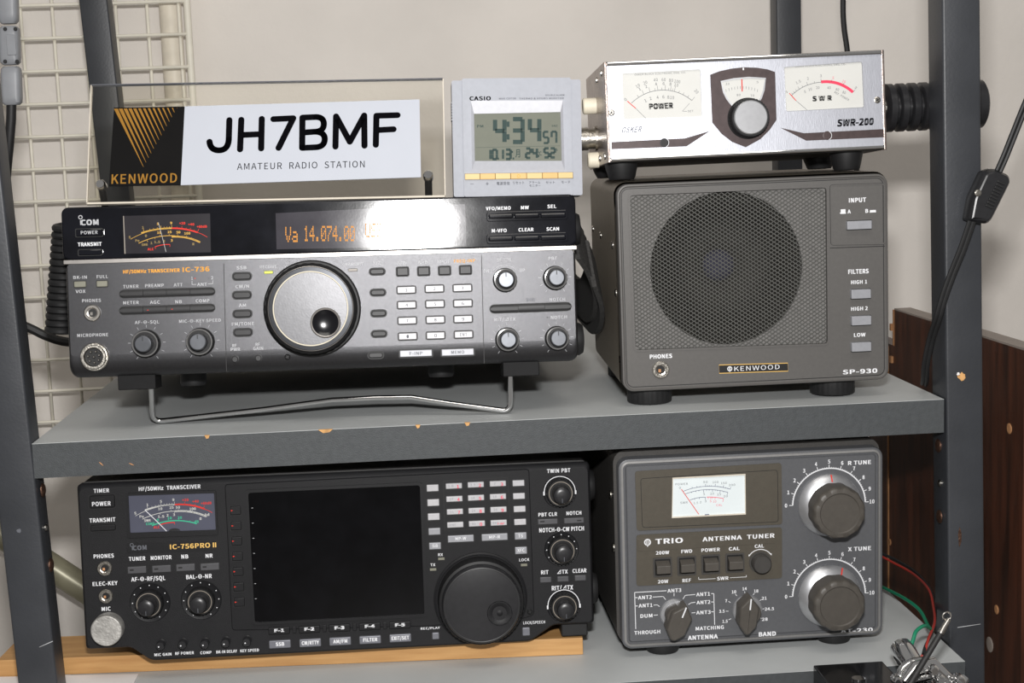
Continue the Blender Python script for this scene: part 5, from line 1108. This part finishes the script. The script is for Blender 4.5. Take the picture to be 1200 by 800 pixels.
for x, y, s_, m_, a in ((278, 715, '1', 'print_grey', .6), (370, 640, '1.5', 'print_grey', .4), (445, 613, '2', 'print_grey', .2), (546, 592, '3', 'print_grey', 0), (642, 608, '5', 'print_pink', -.2), (727, 636, '10', 'print_pink', -.4), (820, 685, '∞', 'print_grey', -.7), (422, 716, '5', 'print_grey', .2), (463, 697, '10', 'print_grey', .2), (522, 684, '20', 'print_grey', 0), (610, 685, '40', 'print_grey', 0), (676, 699, '60', 'print_grey', -.3), (728, 722, '80', 'print_grey', -.4)):
    t(M2_, x, y, s_, 13 * len(s_), 20, m_, n=nm_, bold=.003, ang=a)
t(M2_, 710, 750, 'REF. POWER', 128, 16, 'print_grey', n=nm_, bold=.003, ang=-.55)
d.seg(M2_, [(300, 728), (352, 785)], .5, 'print_red', nm_ + .05); d.seg(M2_, [(352, 785), (440, 860)], .22, 'print_grey', nm_ + .05)
t(G_, 806, 258, 'SWR-200', 108, 19, 'print_black', n=.12, bold=.025, shear=.15)
d.finish()
# feet: tall in front, short behind, all on the loudspeaker's top
sp_top = SPK.w((90, 80, 137.85 + 1.2)).z
for x, y in ((15, 22), (150, 22), (15, 90), (150, 90)):
    x = P(G_, 122, 400, -20)[0] if x < 50 else P(G_, 782, 370, -20)[0]
    zb = sp_top + .5 + (SPK.w((x - 5, y, 139.05)).z - sp_top) - d.w((x, y, 0)).z
    mb = MB(); mb.loops([[(x + q * cos(2 * pi * k / 28), y + q * sin(2 * pi * k / 28), z) for k in range(28)] for q, z in ((11.5, .5), (11, -2), (9, zb + 2), (8.2, zb + .8))]); d.part(mb, 'foot', 'black_rubber')
# left side: ivory push button, coaxial socket, white plug and rivets
def side(dev, px, py, xl):
    dd = ray(px, py); X0 = dev.w((xl, 0, 0)); tt = (X0 - CPOS).dot(dev.X) / dd.dot(dev.X); return dev.inv(CPOS + dd * tt)
def sider(dev, yc, zc, prof, m, name, sg=-1, x0=0.0, seg=28, flute=None):
    mb = MB(); mb.loops([[(x0 + sg * n, yc + (flute(k, r) if flute else r) * cos(2 * pi * k / seg), zc + (flute(k, r) if flute else r) * sin(2 * pi * k / seg)) for k in range(seg)] for r, n in prof]); return dev.part(mb, name, m)
sider(d, 52, 41, [(5.6, 0), (5.6, 8.5), (4.8, 9.3)], 'ivory', 'push_button')
sider(d, 58, 19, [(8.6, 0), (8.6, 1.5), (7.2, 1.6), (7.2, 6), (8.0, 6.1), (8.0, 19), (7, 20)], 'dull_chrome', 'coaxial_plug', flute=lambda k, r: r * (.97 if k % 2 else 1))
sider(d, 52, 4, [(5.4, 0), (5.4, 6.5), (4.6, 7.5)], 'ivory', 'push_button')
for y, z in ((14, 59), (40, 57), (14, 4.5), (40, 4.5)): sider(d, y, z, [(2.3, 0), (2.2, .8), (1.2, 1.4)], 'steel', 'rivet')
SWM = d
# finned black coaxial load screwed on at the right
ZC, YC = 29.0, 34.0
dl = empty('coaxial_load', d.w((Wd + .3, YC, ZC)), d.root.rotation_quaternion); tag(dl, 'black finned cylindrical load plugged into the right side of the silver meter', 'load')
def axial(prof, name, m, seg=36, flute=None):
    mb = MB(); mb.loops([[(n, (flute(k, r) if flute else r) * cos(2 * pi * k / seg), (flute(k, r) if flute else r) * sin(2 * pi * k / seg)) for k in range(seg)] for r, n in prof]); return mb.build(name, m, dl)
axial([(6.6, .2), (6.6, 4), (8.2, 4.2), (8.2, 11), (7.4, 11.6)], 'connector_nut', 'dull_chrome', 36, lambda k, r: r * (.96 if k % 2 else 1))
prof = [(9, 9)]
for i in range(7): x = 10 + i * 8.0; prof += [(15.5, x), (16.4, x + .6), (16.4, x + 4.6), (15.5, x + 5.2), (11.5, x + 5.5), (11.5, x + 7.8)]
prof += [(16.4, 69), (16.4, 77), (14, 78.5)]
axial(prof, 'finned_body', 'black_plastic_satin')

# ------------------------------------------------------------------ desk clock
H_ = crop(510, 70, 710, 941)
d = Dev('desk_clock', 'silver grey digital desk clock with yellow buttons standing on the upper transceiver', 'clock', (277.6, 60.1, 144.4), 0.1, 5.9, -1.4, (44, 12, 0))
Wd, Hd = 88.0, 79.85
P = lambda c, x, y, n=0.0: d.p(c, x, y, n)
t = lambda *a, **k: d.text(*a, **k)
u0, u1 = P(H_, 153, 400)[0], P(H_, 752, 400)[0]
for a, b in ((0, u0 + 1), (u1 - 1, Wd)):
    mb = MB(); mb.loops([[(x, y, z) for x, z in rr(a, 0.2, b, Hd - 1.0, 1.2, 3)] for y in (2.5, 22)]); d.part(mb, 'side_wing', 'clock_shell')
    for k in range(7):
        xx = -0.1 if a == 0 else Wd + .1; mb = MB(); mb.box((xx - .35, 6, Hd - 16 - k * 1.9), (xx + .35, 18, Hd - 15 - k * 1.9)); d.part(mb, 'grip_rib', 'clock_shell', smooth=False)
hole = [P(H_, x, y) for x, y in ((196, 226), (704, 224), (714, 610), (203, 610))]
inn = [P(H_, x, y, 2.6) for x, y in ((214, 298), (690, 288), (697, 557), (219, 558))]
mb = MB(); mb.plate(rr(u0, 0, u1, Hd, 1.2, 3), [hole], -24, 0); d.part(mb, 'body', 'clock_shell', smooth=False)
mb = MB(); mb.loops([[(u, 0, v) for u, v in hole], [(u, -2.6, v) for u, v in inn]], False, False); d.part(mb, 'bezel_slope', 'clock_bezel', smooth=False)
mb = MB(); mb.loops([[(u, -2.6, v) for u, v in inn], [(u, -2.2, v) for u, v in inn]], False, True); d.part(mb, 'display', 'lcd', smooth=False)
# seven-segment digits
SEG = {'0': 'abcdef', '1': 'bc', '2': 'abged', '3': 'abgcd', '4': 'fgbc', '5': 'afgcd', '7': 'fabc', '6': 'afgedc'}
nl = 2.28
def digit(ch, x, y, w, h, th):
    L_ = {'a': ((0, 1), (1, 1)), 'b': ((1, 1), (1, .5)), 'c': ((1, .5), (1, 0)), 'd': ((0, 0), (1, 0)), 'e': ((0, .5), (0, 0)), 'f': ((0, 1), (0, .5)), 'g': ((0, .5), (1, .5))}
    for s_ in SEG[ch]:
        (a0, b0), (a1, b1) = L_[s_]
        p = P(H_, x - w / 2 + a0 * w, y + h / 2 - b0 * h, nl); q = P(H_, x - w / 2 + a1 * w, y + h / 2 - b1 * h, nl)
        l = hypot(q[0] - p[0], q[1] - p[1]); e = th * .04 / l
        d.pr('lcd_dark').line((p[0] + (q[0] - p[0]) * e, p[1] + (q[1] - p[1]) * e), (q[0] - (q[0] - p[0]) * e, q[1] - (q[1] - p[1]) * e), th, nl)
for ch, x, y, w, h, th in (('4', 356, 392, 52, 124, 2.9), ('3', 455, 390, 54, 126, 2.9), ('4', 548, 388, 52, 124, 2.9), ('5', 611, 428, 26, 62, 1.5), ('7', 655, 427, 26, 62, 1.5), ('1', 296, 522, 16, 52, 1.5), ('0', 328, 522, 24, 52, 1.7), ('1', 366, 521, 16, 52, 1.5), ('3', 403, 521, 26, 52, 1.7), ('2', 513, 515, 24, 52, 1.7), ('4', 549, 515, 24, 52, 1.7), ('5', 614, 513, 24, 50, 1.7), ('2', 648, 513, 24, 50, 1.7)): digit(ch, x, y, w, h, th)
for y in (355, 425): u, v = P(H_, 402, y, nl); d.pr('lcd_dark').rect(u, v, 1.9, 3.6, nl)
for x, y in ((347, 545), (431, 544), (425, 508), (570, 530)): u, v = P(H_, x, y, nl); d.pr('lcd_dark').rect(u, v, 1.1, 1.3, nl)
t(H_, 455, 516, '月', 26, 44, 'lcd_dark', 'cjk', n=nl); t(H_, 576, 516, '℃', 22, 22, 'lcd_dark', 'cjk', n=nl); t(H_, 668, 495, '%', 14, 16, 'lcd_dark', n=nl); t(H_, 248, 366, 'PM', 34, 14, 'lcd_dark', n=nl); t(H_, 658, 364, 'SNZ', 32, 10, 'lcd_dark', n=nl)
d.seg(H_, [(222, 484), (690, 474)], .15, 'lcd_dark', nl)
t(H_, 248, 213, 'CASIO', 118, 21, 'print_black', bold=.016); t(H_, 398, 214, 'WAVE CEPTOR', 94, 9, 'print_grey'); t(H_, 586, 213, 'THERMO & HYGRO MONITOR', 246, 9, 'print_grey'); t(H_, 660, 195, 'DOUBLE ALARM', 104, 9, 'print_grey')
t(H_, 585, 574, '寒 • • 快適 • • 暑', 194, 20, 'print_black', 'cjk')
bx = (163, 247, 331, 416, 504, 591, 677, 760)
for i in range(7):
    x = (bx[i] + bx[i + 1]) / 2; y = 644 - i * 1.2
    d.key(H_, x, y, bx[i + 1] - bx[i] - 2, 32, 'clock_button_deep' if i in (1, 3, 5) else 'clock_button', n=1.2, r=.2, b=.2, well=.15, wr=.2)
ce, r_, _, _ = d.circ3(H_, [(452, 641), (460, 633), (468, 641)], 1.25); d.pr('print_orange').arc(ce, r_, .3, 0, 2 * pi, 1.26)
d.seg(H_, [(193, 684), (212, 684)], .25, 'print_grey'); t(H_, 287, 683, '+', 16, 16, 'print_grey')
for x, y, s_, w, h in ((375, 681, '電波受信', 72, 18), (460, 678, 'リセット', 62, 16), (548, 676, 'アラーム', 62, 13), (550, 693, 'モニター', 62, 13), (635, 676, 'セット', 50, 14), (720, 674, 'モード', 48, 14)): t(H_, x, y, s_, w, h, 'print_grey', 'cjk')
d.finish()

# ------------------------------------------------------------------ call sign plate
N_ = crop(100, 70, 530, 1200)
d = Dev('call_sign_plate', 'clear acrylic desk sign with black and white call sign panel on the upper transceiver', 'sign', (36.5, 44.3, 149.0), -2.5, 19.6, -1.0, (117, 10, -2))
Wd, Hd = 235.0, 83.1
P = lambda c, x, y, n=0.0: d.p(c, x, y, n)
t = lambda *a, **k: d.text(*a, **k)
mb = MB(); mb.box((0, -1.5, 0), (Wd, 1.5, Hd)); d.part(mb, 'acrylic_sheet', 'acrylic', smooth=False)
for a, b in (((0, -1.55, Hd - .5), (Wd, 1.55, Hd + .1)), ((-.1, -1.55, 0), (.6, 1.55, Hd)), ((Wd - .6, -1.55, 0), (Wd + .1, 1.55, Hd)), ((0, -1.55, -.1), (Wd, 1.55, 1.1))):
    mb = MB(); mb.box(a, b); d.part(mb, 'polished_edge', 'print_grey' if a[2] > 50 else 'acrylic_edge', smooth=False)
n0 = 1.5
bl = [P(N_, x, y, n0) for x, y in ((95, 158), (326, 154), (313, 411), (78, 414))]; wh = [P(N_, x, y, n0) for x, y in ((326, 154), (1093, 131), (1098, 385), (313, 411))]
for q, nm_, m_ in ((bl, 'black_panel', 'plate_black'), (wh, 'white_panel', 'plate_white')):
    mb = MB(); mb.loops([[(u, -n0 - .02, v) for u, v in q], [(u, -n0 - .9, v) for u, v in q]]); d.part(mb, nm_, m_, smooth=False)
n2 = n0 + 1.0
# fan of gold lines
for i in range(14):
    f0 = i / 13; top = (100 + (300 - 100) * f0, 160 - 3 * f0); bot = (190 + 0 * f0, 348)
    k_ = 1 - f0 * .0
    a = P(N_, *top, n2); 
    xb = 192; yb = 350; s_ = .0
    # parallel strokes cut by the right edge of the V
    bx_ = top[0] + (190 - 100) * (1 - f0); by_ = 158 + (350 - 158) * (1 - f0)
    b = P(N_, bx_, by_, n2); wdt = 2.6 - f0 * 1.9
    d.pr('plate_gold').flat([(a[0] - wdt / 2, a[1]), (a[0] + wdt / 2, a[1]), (b[0] + .12, b[1]), (b[0] - .12, b[1])], n2 + .002 * i)
t(N_, 193, 388, 'KENWOOD', 214, 30, 'plate_gold', n=n2, bold=.006)
# round-ended stroke letters
def stroke(pts, wdt, m='print_black'):
    q = [P(N_, x, y, n2) for x, y in pts]
    for i, (a, b) in enumerate(zip(q, q[1:])): d.pr(m).line(a, b, wdt, n2)
    for i, a in enumerate(q): d.pr(m).flat([(a[0] + wdt / 2 * cos(2 * pi * k / 14), a[1] + wdt / 2 * sin(2 * pi * k / 14)) for k in range(14)], n2 + .003)
def bez(p, c, q, n=8): return [((1 - s) ** 2 * p[0] + 2 * s * (1 - s) * c[0] + s * s * q[0], (1 - s) ** 2 * p[1] + 2 * s * (1 - s) * c[1] + s * s * q[1]) for s in [i / n for i in range(n + 1)]]
LW = 4.1
stroke([(471, 197), (469, 262)] + bez((469, 262), (466, 296), (437, 296)) + bez((437, 296), (409, 296), (406, 268)), LW)
stroke([(510, 196), (506, 293)], LW); stroke([(577, 193), (575, 290)], LW); stroke([(508, 246), (576, 243)], LW)
stroke([(615, 194), (680, 191), (632, 288)], LW)
stroke([(709, 288), (710, 189), (755, 187)] + bez((755, 187), (781, 188), (780, 211)) + bez((780, 211), (779, 234), (752, 235)) + [(712, 238)], LW); stroke([(752, 235)] + bez((752, 235), (784, 237), (783, 260)) + bez((783, 260), (782, 285), (752, 286)) + [(709, 288)], LW)
stroke([(818, 284), (820, 185), (865, 268), (912, 182), (913, 281)], LW)
stroke([(1021, 181), (952, 183), (950, 278)], LW); stroke([(952, 230), (1008, 227)], LW)
t(N_, 705, 345, 'AMATEUR  RADIO  STATION', 418, 21, 'print_black', n=n2, bold=.004)
d.finish()
for x, y in ((50, 408), (1121, 378)):
    u, v = P(N_, x, y, n0); mb = MB(); mb.lathe(u, v, [(3.4, -3.5), (3.4, 2.0), (2.6, 3.2)], 24); d.part(mb, 'bolt', 'chrome')
    a_ = Vector((u, 2, v)); zb = T1.w((0, 0, 109.5)); 
    # rear strut down to the transceiver's top
    F = d.w((u, 2, v - 1)); yy = F.y + 9
    tl = T1.inv((F.x, yy, F.z)); ft = T1.w((tl.x, tl.y, 109.5 + 2.0))
    mb = MB(); mb.tube([d.inv(F), d.inv(F.lerp(ft, .5)), d.inv(ft)], 2.5, 12); d.part(mb, 'strut', 'black_plastic_satin')

# ------------------------------------------------------------------ cords
def cord(name, pts, r, m, label, cat='cable', seg=8, sub=6):
    pts = [Vector(p) for p in pts]; out = []
    for i in range(len(pts) - 1):
        p0, p1, p2, p3 = pts[max(i - 1, 0)], pts[i], pts[i + 1], pts[min(i + 2, len(pts) - 1)]
        for j in range(sub):
            s_ = j / sub; out.append(.5 * ((2 * p1) + (p2 - p0) * s_ + (2 * p0 - 5 * p1 + 4 * p2 - p3) * s_ ** 2 + (3 * p1 - p0 - 3 * p2 + p3) * s_ ** 3))
    out.append(pts[-1]); mb = MB(); mb.tube(out, r, seg); o = mb.build(name, m)
    if label: tag(o, label, cat)
    return o
# coiled microphone cord beside the upper transceiver
top, bot = onY(80, 262, 95), onY(73, 388, 95); pts = []
for i in range(16 * 14 + 1):
    s_ = i / (16 * 14); c = top.lerp(bot, s_); a = i / 14 * 2 * pi; rr_ = 7.2 + 1.2 * s_; pts.append((c.x - 1.5 + rr_ * cos(a), c.y + rr_ * sin(a), c.z))
mb = MB(); mb.tube(pts, 2.5, 8); tag(mb.build('coiled_cord', 'black_rubber'), 'black coiled microphone cord hanging at the left side of the upper transceiver', 'cord')
cord('black_cable', [onY(-520, 420, 300), onY(-360, 372, 260), onY(-180, 350, 220), onY(-60, 357, 195), onY(12, 376, 190), onY(34, 384, 190), onY(55, 394, 190), onY(78, 400.5, 190), onY(110, 401, 200), onY(150, 396, 330)], 3.6, 'black_rubber', 'thick black cable running behind the left post to the upper transceiver')
cord('thin_cable', [onY(990, -60, 560), onY(988, 0, 560), onY(989, 30, 561), onY(993, 60, 562), onY(1000, 120, 563), onY(1004, 200, 563)], 2.9, 'black_rubber', 'thin black cable hanging on the wall above the silver meter')
# mains cord with grey couplers, upper left
ck = empty('mains_cord', onY(10, 190, 120)); KB = tuple(onY(10, 190, 120)); tag(ck, 'black cord with chunky grey plastic couplers hanging at the upper left corner', 'cord')
def coupler(y0, y1, x0, x1, w, name='coupler'):
    a, b = onY(x0, y0, 120), onY(x1, y1, 120); mb = MB(); lp = []
    for s_, k in ((0, .72), (.06, .95), (.2, 1), (.8, 1), (.94, .95), (1, .72)):
        c = a.lerp(b, s_); lp.append([(c.x + x, c.y + y, c.z) for x, y in rr(-w / 2 * k, -6 * k, w / 2 * k, 6 * k, 3 * k, 3)])
    mb.loops(lp); return mb.build(name, 'grey_plastic', ck, KB)
coupler(-30, 28, 9, 10.5, 13); c2 = coupler(31, 76, 11, 12.5, 13.2); coupler(78, 123, 13, 14.5, 13.2)
a, b = onY(13, 41, 113.7), onY(13.5, 64, 113.7); mb = MB(); mb.rbox(0, 0, 6, 14, 0, .8, .8, .3); c_ = (a + b) / 2; mb.v = [(x + c_.x, y + c_.y, z + c_.z) for x, y, z in mb.v]; mb.build('coupler_window', 'grey_plastic', c2, KB)
for x, y in ((6, 34), (18, 34), (6, 72), (20, 72)):
    q = onY(x, y, 113.8); mb = MB(); mb.lathe(0, 0, [(1.4, 0), (1.2, .8)], 10); mb.v = [(x_ + q.x, y_ + q.y, z_ + q.z) for x_, y_, z_ in mb.v]; mb.build('coupler_screw', 'well_black', c2, KB)
mb = MB(); mb.tube([onY(13.5, 118, 120), onY(13, 140, 120), onY(11, 165, 121), onY(8.5, 190, 124), onY(5, 230, 130), onY(-4, 300, 140)], 3.4, 10); mb.build('cord', 'black_rubber', ck, KB)
# lamp cord with inline switch, right
sw = empty('switch_cord', onY(1100, 370, -12)); SB = tuple(onY(1100, 370, -12)); tag(sw, 'black twin cord with an inline rocker switch hanging across the right post', 'cord')
def twin(pts):
    for o in (-1.25, 1.25):
        pp = [Vector(p) + Vector((o, 0, -o * .35)) for p in pts]; out = []
        for i in range(len(pp) - 1):
            p0, p1, p2, p3 = pp[max(i - 1, 0)], pp[i], pp[i + 1], pp[min(i + 2, len(pp) - 1)]
            for j in range(6): s_ = j / 6; out.append(.5 * ((2 * p1) + (p2 - p0) * s_ + (2 * p0 - 5 * p1 + 4 * p2 - p3) * s_ ** 2 + (3 * p1 - p0 - 3 * p2 + p3) * s_ ** 3))
        out.append(pp[-1]); mb = MB(); mb.tube(out, 1.5, 8); mb.build('conductor', 'black_rubber', sw, SB)
twin([onY(1215, 92, -14), onY(1199, 130, -14), onY(1187, 160, -14), onY(1177, 185, -14), onY(1168, 205, -14)])
twin([onY(1140, 255, -14), onY(1128, 290, -12), onY(1116, 320, -10), onY(1107, 345, -9), onY(1099, 372, -6), onY(1091, 397, 4), onY(1085, 426, 12), onY(1084, 444, 22), onY(1083, 450, 36)])
q = [onY(x, y, -10) for x, y in ((1135, 231), (1149, 201), (1160, 197), (1178, 205), (1180, 213), (1158, 257), (1152, 262), (1130, 258))]
f0 = pround([(p_.x, p_.z) for p_ in q], 2, 3)
mb = MB(); mb.stack(lambda i: inset_poly(f0, i), [(1.5, 4), (0, 6), (0, 15), (1.6, 18), (2.6, 18.4)]); sb = mb.build('switch_body', 'black_plastic_satin', sw, SB)
q = onY(1146, 226, -18.6); mb = MB(); mb.lathe(q.x, q.z, [(2.4, 18.2), (2.2, 19.2), (1.4, 19.4)], 14); mb.build('screw', 'dull_chrome', sb, SB)
c = onY(1166, 228, -18.6)
for k in range(9):
    mb = MB(); a_ = radians(63); cu, cv = c.x + cos(a_) * (k - 4) * 2.1, c.z + sin(a_) * (k - 4) * 2.1; mb.rbox(cu, cv, 5.5, 1.3, 17.8, 19.6, .3, .3, a_ - pi / 2); mb.build('wheel_ridge', 'black_rubber', sb, SB)
# thin wires beside the tuner
def at_lower(x, y, z): return onZ(x, y, z)
cord('green_wire', [onY(1025, 683, 120), onY(1037, 689, 100), onY(1060, 701, 60), onY(1078, 715, 30), onY(1088, 734, -5), onY(1093, 739, -25), onY(1084, 733, -42), onY(1074, 739, -50), onY(1070, 750, -54), onY(1066, 762, -56)], 1.25, 'wire_green', 'thin green wire looping from behind the tuner to the chrome key', 'wire')
cord('red_wire', [onY(1030, 650, 150), onY(1045, 658, 140), onY(1070, 672, 110), onY(1088, 690, 60), onY(1094, 712, 20), onY(1095, 730, -20), onY(1088, 748, -45), onY(1084, 762, -52), onY(1078, 772, -54)], .9, 'wire_red', 'thin red wire curling behind the green wire', 'wire')
cord('black_wire', [onY(1030, 647, 154), onY(1050, 656, 140), onY(1074, 671, 112), onY(1091, 692, 60), onY(1096, 715, 18), onY(1093, 738, -26), onY(1085, 756, -48), onY(1082, 766, -55)], 1.1, 'black_rubber', 'thin black wire running alongside the red wire', 'wire')

# ------------------------------------------------------------------ chrome morse key and probe lead in front of the lower shelf
ky = empty('morse_key', (540, -85, -205)); YB = (540, -85, -205); tag(ky, 'shiny chrome morse key on a polished black base at the bottom right corner', 'morse key')
zt = onY(953, 779, -40).z; xl, xr_ = onY(953, 779, -40).x, onY(1034, 777, -40).x
mb = MB(); mb.box((xl, -135, -204.7), (xr_, -40, zt)); mb.build('base', 'key_base', ky, YB, smooth=False, bev=.8)
def ktube(pts, r, name, m='chrome', seg=20): mb = MB(); mb.tube(pts, r, seg); return mb.build(name, m, ky, YB)
c0 = onY(1006, 800, -70); ktube([Vector((c0.x, -70, zt)), Vector((c0.x, -70, c0.z + 3.4))], [4.2, 4.2], 'thumb_screw')
mb = MB(); mb.box((xr_, -130, -204.7), (onY(1116, 790, -60).x, -60, onY(1075, 790, -62).z)); mb.build('yoke_block', 'chrome', ky, YB, smooth=False, bev=2)
p0, p1 = onY(1082, 800, -88), onY(1055, 757, -60); ktube([p0, p0.lerp(p1, .55), p0.lerp(p1, .8), p1, p1 + (p1 - p0) * .06], [7.2, 7.2, 7.6, 7.0, 4.5], 'pillar')
ktube([p1 + (p1 - p0) * .05, p1 + (p1 - p0) * .1], [3.6, 3.2], 'pillar_screw', 'dull_chrome', 12)
ce = onY(1078, 792, -86); ring = [ce + Vector((cos(a) * 13, -2 + sin(a) * 4, sin(a) * 9)) for a in [2 * pi * k / 28 for k in range(29)]]; ktube(ring, 2.8, 'yoke_ring', 'chrome', 10)
ktube([onY(1060, 800, -96), onY(1072, 782, -92), onY(1092, 778, -90), onY(1108, 794, -90), onY(1112, 806, -90)], [4, 4.4, 4.6, 4.4, 4.2], 'arm')
for x, y in ((1094, 785), (1102, 796), (1125, 797), (1052, 798)): 
    q = onY(x, y, -97); mb = MB(); mb.lathe(q.x, q.z, [(3.2, 92), (3.2, 98), (2.2, 99.5)], 16); mb.build('adjust_screw', 'chrome', ky, YB)
ktube([onY(1122, 806, -92), onY(1130, 794, -88)], [3.6, 3.2], 'contact_screw')
# probe lead with a ring lug
pb = empty('probe_lead', onY(1064, 806, -112)); PBs = tuple(onY(1064, 806, -112)); tag(pb, 'black sleeved lead with a silver ring lug leaning over the morse key', 'lead')
a, b, c = onY(1058, 815, -112), onY(1102, 742, -100), onY(1112, 725, -97)
mb = MB(); mb.tube([a, b], 1.9, 12); mb.build('sleeve', 'black_case', pb, PBs)
mb = MB(); mb.tube([b, b.lerp(c, .1), b.lerp(c, .8), c], [2.0, 2.1, 1.8, 1.4], 12); mb.build('ferrule', 'steel', pb, PBs)
rc = onY(1109.5, 721.5, -96.5); mb = MB(); mb.tube([rc + Vector((2.6 * cos(2 * pi * k / 20), 0, 2.4 * sin(2 * pi * k / 20))) for k in range(21)], .55, 8, False); mb.build('ring_lug', 'steel', pb, PBs)
